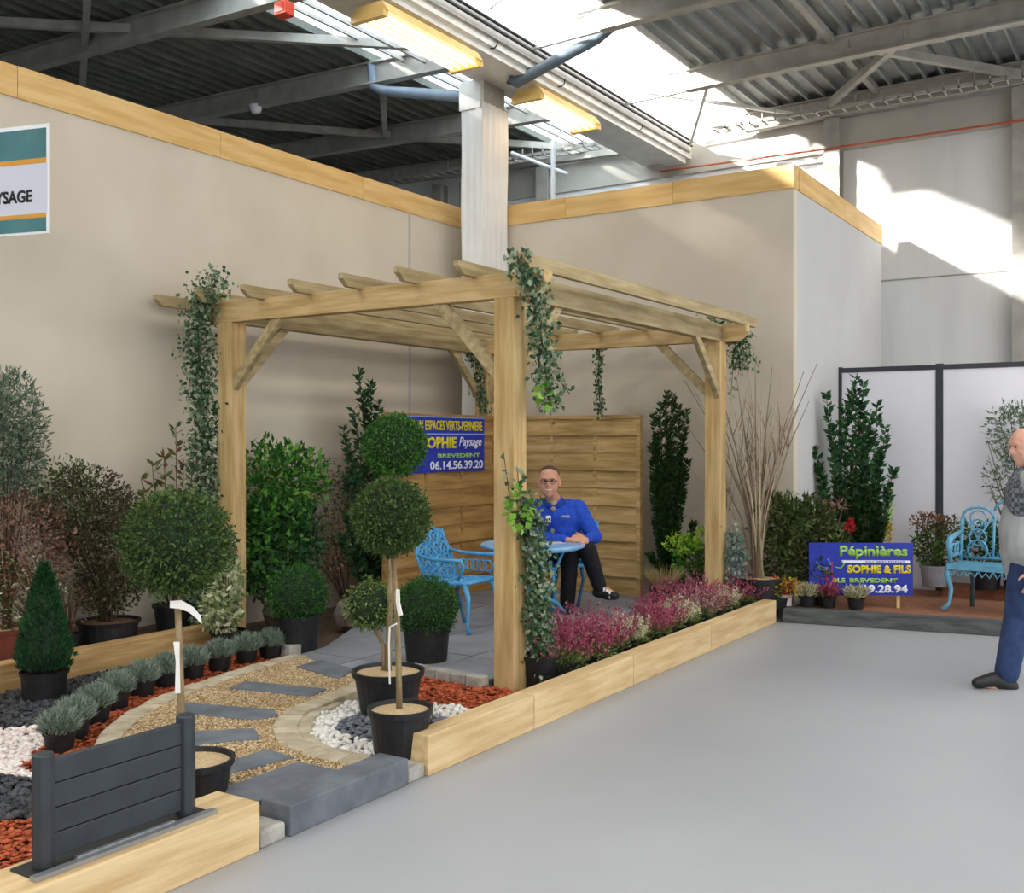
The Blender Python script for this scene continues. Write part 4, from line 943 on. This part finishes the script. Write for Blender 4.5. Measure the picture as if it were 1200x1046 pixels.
ivy('potted ivy climbing the foot of the front right pergola post', (-3.44, 5.68, .04), [(-3.44, 5.66, .2), (-3.42, 5.6, .6), (-3.43, 5.58, .95), (-3.46, 5.52, 1.22)], .045, 2000, .04, pots=True, extra=[[(-3.5, 5.44, 1.1), PD(590, 530, 6.4)], [(-3.45, 5.45, 1.2), PD(606, 548, 6.4)]], m2=(PD(608, 595, 6.4), Livyl, (.07, .06, .14), 34))
ivy('ivy tangled over the rear right pergola corner', PD(862, 385, 9.6), [PD(828, 372, 9.6), PD(850, 382, 9.6), PD(866, 385, 9.55), PD(868, 410, 9.55), PD(866, 432, 9.55)], .05, 520, .045, extra=[[PD(872, 385, 9.5), PD(876, 432, 9.5)], [PD(862, 395, 9.5), PD(856, 468, 9.5)], [PD(878, 410, 9.5), PD(890, 432, 9.5)]])
ivy('thin ivy strand hanging from the rear pergola beam', (-5.0, 9.0, 2.49), [PY(703, 400, 9.05), PY(701, 440, 9.05), PY(704, 484, 9.05)], .022, 240, .045)
ivy('ivy hanging beside the rear left pergola post', (-6.06, 8.8, 2.4), [PY(552, 405, 8.8), PY(563, 430, 8.8), PY(560, 455, 8.8), PY(571, 484, 8.8)], .04, 300, .045)
ivy('grey green ivy standing at the foot of the rear right pergola post', (-3.42, 9.0, .04), [(-3.4, 9.02, .2), (-3.41, 9.0, .5), (-3.42, 8.98, .75)], .05, 600, .045, m=Lgray, pots=True)

# ================================================================== FURNITURE
def ring(c, r, ax1, ax2, n=12):
    c = Vector(c); a1, a2 = Vector(ax1), Vector(ax2)
    return [c+a1*(r*math.cos(2*PI*i/n))+a2*(r*math.sin(2*PI*i/n)) for i in range(n)]
def iron_chair(loc, rz, label):
    t = thing('garden_chair', label, 'chair', loc, rz, group='blue cast iron chairs')
    # back
    B0, B1 = Vector((-.15, 0, .36)), Vector((-.30, 0, .82)); up = (B1-B0).normalized(); ax = Vector((0, 1, 0)); hgt = (B1-B0).length
    fr = [B0+ax*-.23, B0+up*.25+ax*-.25, B0+up*.40+ax*-.19, B0+up*hgt, B0+up*.40+ax*.19, B0+up*.25+ax*.25, B0+ax*.23]
    bk = MB().tube(fr, .014, 6)
    for i in range(4):
        for j in range(4):
            y = -.165+j*.11; h = .06+i*.105
            if abs(y) > .25-.35*max(0, h-.25): continue
            bk.tube(ring(B0+up*h+ax*y, .052, up, ax, 10), .012, 5, closed=True)
            bk.tube([B0+up*(h-.055)+ax*(y-.055), B0+up*(h+.055)+ax*(y+.055)], .010, 4)
            bk.tube([B0+up*(h-.055)+ax*(y+.055), B0+up*(h+.055)+ax*(y-.055)], .010, 4)
    bk.build('backrest', blue, t, smooth=True)
    seat = MB()
    seat.tube([(.22, -.2, .39), (.24, 0, .395), (.22, .2, .39), (0, .24, .38), (-.16, .21, .37), (-.18, 0, .37), (-.16, -.21, .37), (0, -.24, .38)], .017, 6, closed=True)
    for i in range(4):
        for j in range(4): seat.tube(ring((-.12+i*.1, -.15+j*.1, .385), .05, (1, 0, 0), (0, 1, 0), 10), .008, 5, closed=True)
    seat.lathe([(.01, 0), (.2, 0), (.2, .006), (.01, .006)], 16, (.02, 0, .372), cap=False)
    seat.build('seat', blue, t, smooth=True)
    for s in (-1, 1):
        ar = MB().tube([(-.24, s*.24, .60), (-.1, s*.27, .575), (.1, s*.28, .57), (.2, s*.27, .575), (.215, s*.26, .53), (.16, s*.25, .42)], [.013, .014, .017, .017, .015, .012], 6)
        for k in range(5): ar.tube(ring((-.1+k*.06, s*.255, .48), .045, (1, 0, 0), (0, 0, 1), 9), .007, 5, closed=True)
        ar.build('armrest', blue, t, smooth=True)
        MB().tube([(.19, s*.2, .38), (.235, s*.22, .28), (.235, s*.225, .15), (.225, s*.22, .06), (.25, s*.23, .0)], [.024, .02, .014, .013, .02], 7).build('leg', blue, t, smooth=True)
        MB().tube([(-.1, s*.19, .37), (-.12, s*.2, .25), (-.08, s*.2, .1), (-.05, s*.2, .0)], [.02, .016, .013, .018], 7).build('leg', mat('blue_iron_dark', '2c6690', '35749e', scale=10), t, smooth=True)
    return t
iron_chair(PD(536, 600, 8.45)*1.0-Vector((0, 0, PD(536, 600, 8.45).z-ZT)), YAW-.5, 'blue lattice cast iron chair, empty, behind the clipped box ball')
mc = PD(656, 600, 9.62); mc.z = ZT
iron_chair(mc, YAW+math.radians(215), 'blue cast iron chair the man sits on')
tc = P(624, 722, ZT)
t = thing('garden_table', 'round pale blue cast iron table in front of the seated man', 'table', tc, YAW)
MB().lathe([(.01, .595), (.42, .595), (.445, .60), (.45, .615), (.44, .628), (.01, .63)], 36, cap=False).build('table_top', mat('table_blue', '6fa8d8', '9cc4e6', scale=5, rough=.3), t)
MB().lathe([(.02, .58), (.40, .58), (.40, .595), (.02, .595)], 24, cap=False).build('apron', blue, t)
MB().tube(ring((0, 0, .42), .2, (1, 0, 0), (0, 1, 0), 16), .012, 6, closed=True).build('ring', blue, t)
MB().lathe([(.02, .16), (.13, .165), (.14, .185), (.02, .2)], 14, cap=False).build('collar', blue, t)
for k in range(4):
    a = k*PI/2+.35; ca, sa = math.cos(a), math.sin(a)
    pr = [(.30, .58), (.24, .45), (.19, .36), (.2, .28), (.12, .2), (.13, .14), (.22, .11), (.27, .05), (.32, .012)]
    MB().tube([(r*ca, r*sa, z) for r, z in pr], [.014, .016, .013, .015, .02, .02, .017, .015, .02], 7).build('leg', blue, t, smooth=True)
    MB().tube([(r*ca-.05*sa, r*sa+.05*ca, z) for r, z in [(.1, .58), (.08, .4), (.1, .2)]], .010, 6).build('stem', blue, t, smooth=True)
pp = thing('leaflet', 'open leaflet lying on the blue table', 'paper', PD(640, 633, 8.95)-Vector((0, 0, PD(640, 633, 8.95).z-ZT-.632)), YAW+.2)
MB().box(-.15, .0, -.1, .1, 0, .002).build('page', wtag, pp); MB().box(.0, .15, -.1, .1, 0, .003).build('page', mat('paper_grey', 'b4b2b8', 'd8d6da', scale=30), pp)
# bench
bn_ = PD(1112, 716, 9.14); bn_.z = .10
t = thing('garden_bench', 'pale blue ornate cast iron bench on the terracotta floor', 'bench', bn_, -.08); Wb = 1.08
for x in (0, Wb):
    MB().tube([(x, .04, .40), (x-.02*(1 if x == 0 else -1), .02, .33), (x+.01, .03, .2), (x, .02, .08), (x-(.05 if x == 0 else -.05), -.01, .02)], [.035, .03, .02, .016, .026], 8).build('leg', blueb, t, smooth=True)
    xi = .09 if x == 0 else Wb-.09
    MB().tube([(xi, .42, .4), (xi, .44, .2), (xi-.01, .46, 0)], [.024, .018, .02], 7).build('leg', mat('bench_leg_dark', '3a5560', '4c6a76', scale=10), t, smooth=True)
    ar = MB().tube([(x, .42, .68), (x, .2, .66), (x, .04, .64), (x, -.01, .60), (x, .02, .52), (x, .06, .42)], [.018, .024, .028, .026, .02, .018], 7)
    for k in range(3): ar.tube(ring((x, .14+k*.1, .53), .06, (0, 1, 0), (0, 0, 1), 10), .009, 5, closed=True)
    ar.build('armrest', blueb, t, smooth=True)
se = MB().box(-.01, Wb+.01, .0, .44, .395, .415).box(-.015, Wb+.015, -.012, .0, .375, .425)
se.build('seat', blueb, t)
ap = MB()
for k in range(9): ap.tube([(k*Wb/9, .005, .375), ((k+.25)*Wb/9, .005, .32), ((k+.5)*Wb/9, .005, .36), ((k+.75)*Wb/9, .005, .32), ((k+1)*Wb/9, .005, .375)], .009, 5)
ap.build('apron', blueb, t, smooth=True)
bk = MB(); by = lambda z: .40+.12*(z-.4)
bk.tube([(0, by(.42), .42), (0, by(.75), .80)], .017, 6).tube([(Wb, by(.42), .42), (Wb, by(.75), .80)], .017, 6).tube([(0, by(.45), .45), (Wb, by(.45), .45)], .012, 6)
nb = 4
for k in range(nb):
    x0, x1 = k*Wb/nb, (k+1)*Wb/nb; xm = (x0+x1)/2; top = .80+(.07 if k in (1, 2) else 0)
    bk.tube([(xm+(x1-x0)/2*math.cos(a), by(top), top+.10*math.sin(a)) for a in np.linspace(0, PI, 9)], .012, 6)
    bk.tube(ring((xm, by(top), top), .07, (1, 0, 0), (0, 0, 1), 12), .008, 5, closed=True)
    bk.tube([(x1, by(.45), .45), (x1, by(top), top)], .011, 6)
    for q, zc in enumerate((.52, .63, .73)): bk.tube(ring((xm, by(zc), zc), .085-.012*q, (1, 0, 0), (0, 0, 1), 12), .009, 5, closed=True)
    bk.tube([(x0+.02, by(.45), .46), (xm, by(.62), .62), (x0+.02, by(.8), .80)], .008, 5).tube([(x1-.02, by(.45), .46), (xm, by(.62), .62), (x1-.02, by(.8), .80)], .008, 5)
bk.build('backrest', blueb, t, smooth=True)

# ================================================================== PEOPLE
def remesh(o, vox, it=4, f=.5):
    r = o.modifiers.new('remesh', 'REMESH'); r.mode = 'VOXEL'; r.voxel_size = vox; r.use_smooth_shade = True
    s = o.modifiers.new('smooth', 'SMOOTH'); s.iterations = it; s.factor = f
def part(t, mb, name, m, vox=None, it=4):
    o = mb.build(name, m, t, smooth=True, org=tuple(t.location))
    if vox: remesh(o, vox, it)
    return o
def basis(f, upv=(0, 0, 1)):
    f = Vector(f).normalized(); r = f.cross(Vector(upv)).normalized(); u = r.cross(f); return f, r, u
def head(mb, c, f, s=1.0, bald=False, up=(0, 0, 1)):
    f, r, u = basis(f, up); c = Vector(c); g = lambda a, b, d: c+f*a*s+r*b*s+u*d*s
    def eb(a, b, d, rad, k=1): mb.ball(g(a, b, d), rad*s, 12, 9)
    for a, d, rad in ((-.02, .035, .088), (.015, .04, .082), (-.035, .03, .082)): eb(a, 0, d, rad)
    for b in (-.018, .018): eb(.02, b, .01, .07); eb(.03, b, -.035, .058)
    eb(.045, 0, -.075, .042); eb(.058, 0, -.095, .025); eb(.03, .03, -.07, .035); eb(.03, -.03, -.07, .035)
    mb.chain([g(.085, 0, .025), g(.103, 0, -.015), g(.095, 0, -.028)], [.011*s, .015*s, .013*s], 8)
    for b in (-.014, .014): eb(.092, b, -.026, .010)
    eb(.083, .0, -.058, .017); mb.chain([g(.079, -.02, -.058), g(.086, 0, -.058), g(.079, .02, -.058)], [.009*s]*3, 7)
    mb.chain([g(.083, -.045, .035), g(.094, 0, .036), g(.083, .045, .035)], [.011*s]*3, 7)
    for b in (-1, 1):
        mb.chain([g(-.005, b*.083, .02), g(-.012, b*.09, .0), g(-.005, b*.084, -.03)], [.013*s, .015*s, .010*s], 7)
        eb(.055, b*.042, -.02, .03)
    return g, f, r, u
def hand(mb, w, d, n, s=1.0, curl=.6, side=1):
    """palm from wrist w along d, back-of-hand normal n; fingers curl away from n"""
    w, d, n = Vector(w), Vector(d).normalized(), Vector(n).normalized(); sd = d.cross(n).normalized()*side
    for k in (-.028, -.009, .009, .028): mb.chain([w+sd*k*.7*s, w+d*.045*s+sd*k*s, w+d*.088*s+sd*k*1.05*s], [.018*s, .016*s, .012*s], 8)
    for k, L in ((-.031, .064), (-.0105, .078), (.0105, .082), (.031, .074)):
        p = w+d*.088*s+sd*k*s; pts = [p]; a = 0
        for j, fr in enumerate((.45, .32, .23)):
            a += curl*(.7 if j == 0 else 1); v = d*math.cos(a)-n*math.sin(a); p = p+v*L*fr*s*1.05; pts.append(p)
        mb.chain(pts, [.0095*s, .009*s, .0082*s, .007*s], 8)
    b = w+d*.03*s+sd*.03*s; mb.chain([b, b+(d*.5+sd*.8-n*.2).normalized()*.035*s, b+(d*.8+sd*.75-n*.35).normalized()*.068*s], [.013*s, .011*s, .0085*s], 8)
def cf(u, z, d):   # image column, height, distance -> world
    p = PD(u, V0, d); p.z = z; return p
# ---- seated man
base = cf(656, ZT, 9.55)
man = thing('person', 'seated person in blue fleece jacket and black trousers, smiling, hands on table', 'person', base)
hc = PD(643.5, 565, 9.22); fdir = Vector((0, 0, 0))-Vector((hc.x, hc.y, 0)); fdir = (fdir.normalized()+Vector((CY, SY, 0))*-.08)
bd = MB(); g, hf, hr, hu = head(bd, hc, fdir, 1.08)
nk = cf(649, 1.06, 9.36)
bd.chain([hc+Vector((0, 0, -.07))-hf*.03, nk], [.058, .062])
ch = cf(653, .92, 9.42); pel = cf(657, .62, 9.58); waist = cf(655, .74, 9.52)
sA, sB = cf(631, .985, 9.5), cf(677, .985, 9.38)
eA, eB = cf(627, .74, 9.28), cf(697, .745, 9.3)
wA, wB = cf(665, .735, 9.08), cf(687, .735, 9.08)
bd.chain([nk, ch, waist, pel], [.07, .13, .13, .13])
for s_, e_, w_ in ((sA, eA, wA), (sB, eB, wB)): bd.chain([ch.lerp(s_, .5), s_, e_, w_], [.07, .06, .045, .03])
right = Vector((CY, SY, 0)); toward = Vector((SY, -CY, 0))
hand(bd, wA, right*.9+Vector((0, 0, .0))+toward*.15, (0, 0, 1), 1.05, .55, side=-1)
hand(bd, wB, toward*.35-right*.9+Vector((0, 0, .22)), Vector((0, 0, .7))+toward*.7, 1.05, .7, side=1)
hA, hB = cf(648, .63, 9.6), cf(667, .63, 9.5)
kA, kB = cf(668, .60, 9.18), cf(688, .655, 9.12)
aA, aB = cf(665, .17, 9.3), cf(703, .31, 9.2)
bd.chain([pel, hA, kA, aA], [.12, .085, .055, .04]); bd.chain([pel, hB, kB, aB], [.12, .085, .055, .04])
tA, tB = cf(668, .125, 9.08), cf(721, .245, 9.12)
bd.chain([aA, aA+Vector((0, 0, -.05)), tA], [.04, .035, .03]); bd.chain([aB, tB], [.04, .03])
part(man, bd, 'body', skin, .007, 3)
jk = MB()
jk.chain([cf(650, 1.03, 9.37), ch, waist, cf(656, .60, 9.57)], [.085, .165, .165, .165])
jk.chain([ch.lerp(sA, .55)+Vector((0, 0, .02)), ch, cf(664, .90, 9.4)], [.11, .15, .14]); jk.chain([ch.lerp(sB, .55)+Vector((0, 0, .02)), ch], [.105, .15])
jk.chain([waist+right*.05, cf(661, .8, 9.42)], [.15, .15])
for s_, e_, w_ in ((sA, eA, wA), (sB, eB, wB)):
    jk.chain([s_, s_.lerp(e_, .5), e_, e_.lerp(w_, .5), e_.lerp(w_, .9)], [.088, .078, .066, .058, .046])
jkm = mat('fleece_blue', '1c44b0', '2450c0', scale=25, rough=.85, bump=.2)
part(man, jk, 'jacket', jkm, .012, 4)
part(man, MB().tube(ring(nk+Vector((0, 0, -.005))+hf*.01, .082, right, (toward*.92+Vector((0, 0, -.45))), 14), .020, 7, closed=True), 'collar', mat('fleece_dark', '163692', '1c40a0', scale=25, rough=.85))
part(man, MB().chain([nk+hf*.06+Vector((0, 0, -.01)), nk+hf*.085+Vector((0, 0, -.06))], [.035, .022]), 'shirt', mat('shirt_beige', 'b09a80', rough=.9))
tr = MB(); tr.chain([cf(656, .60, 9.58), hA, hA.lerp(kA, .5), kA, kA.lerp(aA, .5), aA+Vector((0, 0, .0))], [.15, .115, .098, .082, .074, .07])
tr.chain([cf(660, .60, 9.55), hB, hB.lerp(kB, .5), kB, kB.lerp(aB, .5), aB.lerp(kB, .06)], [.15, .115, .098, .085, .074, .066])
part(man, tr, 'trousers', mat('trouser_black', '121216', '1b1b20', scale=20, rough=.85), .012, 4)
part(man, MB().chain([aB.lerp(kB, .15), aB, aB.lerp(tB, .2)+Vector((0, 0, -.01))], [.05, .05, .048]), 'sock', MATS['trouser_black'])
part(man, MB().chain([aA+Vector((0, 0, .05)), aA+Vector((0, 0, -.04)), (aA+Vector((0, 0, -.05))).lerp(tA, .4)], [.052, .05, .043]), 'sock', MATS['trouser_black'])
sh_b = MB().chain([aB-(tB-aB).normalized()*.03+Vector((0, 0, -.06)), aB.lerp(tB, .5)+Vector((0, 0, -.026)), tB], [.046, .05, .036])
part(man, sh_b, 'shoe', mat('shoe_black', '1a1a1c', '242426', scale=10, rough=.5), .008, 3)
for k in (.25, .45, .62):
    q = aB.lerp(tB, k)+Vector((0, 0, .008-.0*k)); part(man, MB().chain([q+toward*.035+Vector((0, 0, -.045)), q+toward*.03, q-toward*.01+Vector((0, 0, .012))], [.013, .013, .012]), 'shoe_stripe', white)
part(man, MB().chain([aA+Vector((0, 0, -.035)), aA.lerp(tA, .5)+Vector((0, 0, -.018)), tA+Vector((0, 0, .004))], [.05, .05, .04]), 'shoe', MATS['shoe_black'], .008, 3)
hm = MB()
for a, b, d, rad in ((-.03, 0, .055, .086), (-.055, 0, .03, .08), (.0, 0, .067, .07), (-.045, .02, .0, .07), (-.045, -.02, .0, .07)): hm.ball(g(a, b, d), rad*1.08, 12, 9)
part(man, hm, 'hair', mat('hair_brown', '4a3628', '5c4636', scale=60, rough=.8), .008, 2)
for b in (-1, 1):
    part(man, MB().ball(g(.086, b*.031, .015), .011, 8, 6), 'eye', mat('eye_dark', '2a2320', rough=.3))
    part(man, MB().tube(ring(g(.102, b*.034, .012), .024, hr, hu, 12), .0028, 5, closed=True), 'spectacle_rim', blk)
    part(man, MB().tube([g(.1, b*.058, .016), g(.0, b*.088, .018)], .0028, 5), 'spectacle_arm', blk)
part(man, MB().tube([g(.104, -.011, .014), g(.108, 0, .017), g(.104, .011, .014)], .0028, 5), 'spectacle_bridge', blk)
part(man, MB().chain([g(.094, -.025, -.054), g(.103, 0, -.061), g(.094, .025, -.054)], [.004, .007, .004], 7), 'mouth', mat('teeth', 'd8c4b8', rough=.4))
bp = PD(642.5, 608, 9.2)
part(man, MB().box(bp.x-.02, bp.x+.02, bp.y-.012, bp.y+.012, bp.z-.03, bp.z+.03), 'badge', wtag)
bp = PD(663, 605, 9.185)
part(man, MB().beam(bp-right*.035, bp+right*.035, .012, .022), 'chest_emblem', mat('emblem_grey', '8a90b0', rough=.6))

# ---- standing man, walking past
d0 = 6.8; k_ = d0/F
def q(u, v, dd=0.0): return PD(u, v, d0+dd)
base = q(1205, 800); base.z = 0
mn = thing('person', 'balding person in grey jacket and blue jeans walking past the stand', 'person', base)
left = -right
bd = MB(); hc2 = q(1204, 524); g2, f2, r2, u2 = head(bd, hc2, left+Vector((0, 0, -.12)), 1.05)
bd.chain([hc2+Vector((0, 0, -.06))+right*.03, q(1213, 556)], [.06, .065])
chs, wst, hip = q(1212, 585), q(1208, 625), q(1211, 645)
bd.chain([q(1213, 556), chs, wst, hip], [.08, .14, .15, .14])
fk, fa, ft, fh = q(1193, 722, -.02), q(1180, 790, -.04), q(1145, 800, -.06), q(1184, 803, -.04)
bkk, ba_, bt = q(1222, 722, .12), q(1243, 785, .14), q(1222, 797, .12)
bd.chain([hip, q(1205, 655, -.06), fk, fa], [.13, .095, .06, .045]); bd.chain([hip, q(1216, 655, .1), bkk, ba_], [.13, .095, .06, .045])
bd.chain([fa, fh, ft], [.045, .04, .03]); bd.chain([ba_, bt], [.045, .03])
for s_, e_, w_ in ((q(1214, 563, -.19), q(1228, 622, -.24), q(1212, 668, -.24)), (q(1214, 563, .19), q(1222, 622, .24), q(1205, 668, .24))):
    bd.chain([q(1213, 565), s_, e_, w_], [.08, .06, .045, .032]); hand(bd, w_, Vector((0, 0, -1))+left*.2, (toward if s_ is None else toward), 1.0, .35)
part(mn, bd, 'body', skin2, .008, 3)
jk = MB(); jk.chain([q(1213, 560), chs, q(1206, 620), q(1208, 655), q(1209, 668)], [.10, .172, .185, .18, .17])
jk.chain([q(1203, 590), q(1200, 622), q(1202, 655)], [.13, .155, .15])
for sgn in (-1, 1):
    jk.chain([q(1213, 566, sgn*.08), q(1214, 566, sgn*.19), q(1228, 622, sgn*.24), q(1214, 660, sgn*.24)], [.11, .09, .075, .058]); jk.chain([chs, q(1208, 640, sgn*.08)], [.16, .16])
part(mn, jk, 'jacket', mat('jacket_grey', '9fa3a6', 'b0b4b6', scale=6, rough=.8, bump=.2), .014, 4)
sf = MB(); sf.chain([q(1218, 560), q(1213, 574), q(1207, 584)], [.105, .176, .165]); sf.chain([q(1216, 566, -.19), q(1218, 582, -.2), q(1216, 566, .19)], [.095, .093, .095]); sf.chain([q(1209, 576, -.1), q(1203, 588, -.08)], [.125, .122])
pm_ = mat('check_cloth', '565b62', rough=.9)
ck = pm_.node_tree.nodes.new('ShaderNodeTexChecker'); ck.inputs['Scale'].default_value = 34; ck.inputs[1].default_value = lin('4a4f57'); ck.inputs[2].default_value = lin('7e848b')
pm_.node_tree.links.new(pm_.node_tree.nodes['Mapping'].outputs[0], ck.inputs[0]); pm_.node_tree.links.new(ck.outputs[0], pm_.node_tree.nodes['Principled BSDF'].inputs['Base Color'])
part(mn, sf, 'jacket_yoke', pm_, .014, 4)
tr = MB(); tr.chain([hip, q(1205, 660, -.06), q(1199, 690, -.04), fk, q(1186, 755, -.03), q(1180, 788, -.04)], [.15, .118, .105, .088, .082, .078]); tr.chain([hip, q(1216, 660, .1), bkk, q(1234, 755, .13), q(1242, 780, .14)], [.15, .118, .088, .08, .074])
part(mn, tr, 'jeans', mat('denim', '24365c', '33486f', scale=12, rough=.85), .013, 4)
shm = MATS['shoe_black']
part(mn, MB().chain([fh+Vector((0, 0, -.005)), fa.lerp(ft, .45)+Vector((0, 0, -.01)), ft], [.052, .052, .036]), 'shoe', shm, .009, 3)
part(mn, MB().chain([ba_+Vector((0, 0, -.04)), bt], [.05, .036]), 'shoe', shm, .009, 3)
hm = MB()
for a, b, d in ((-.06, .055, -.0), (-.06, -.055, -.0), (-.085, 0, -.01), (-.075, .035, .0), (-.075, -.035, 0)): hm.ball(g2(a, b, d), .038, 10, 8)
part(mn, hm, 'hair', mat('hair_grey', 'a09a94', 'b4aea8', scale=50, rough=.9), .008, 2)
for b in (-1, 1): part(mn, MB().ball(g2(.083, b*.031, .015), .010, 8, 6), 'eye', MATS['eye_dark'])
bpy.context.view_layer.update()
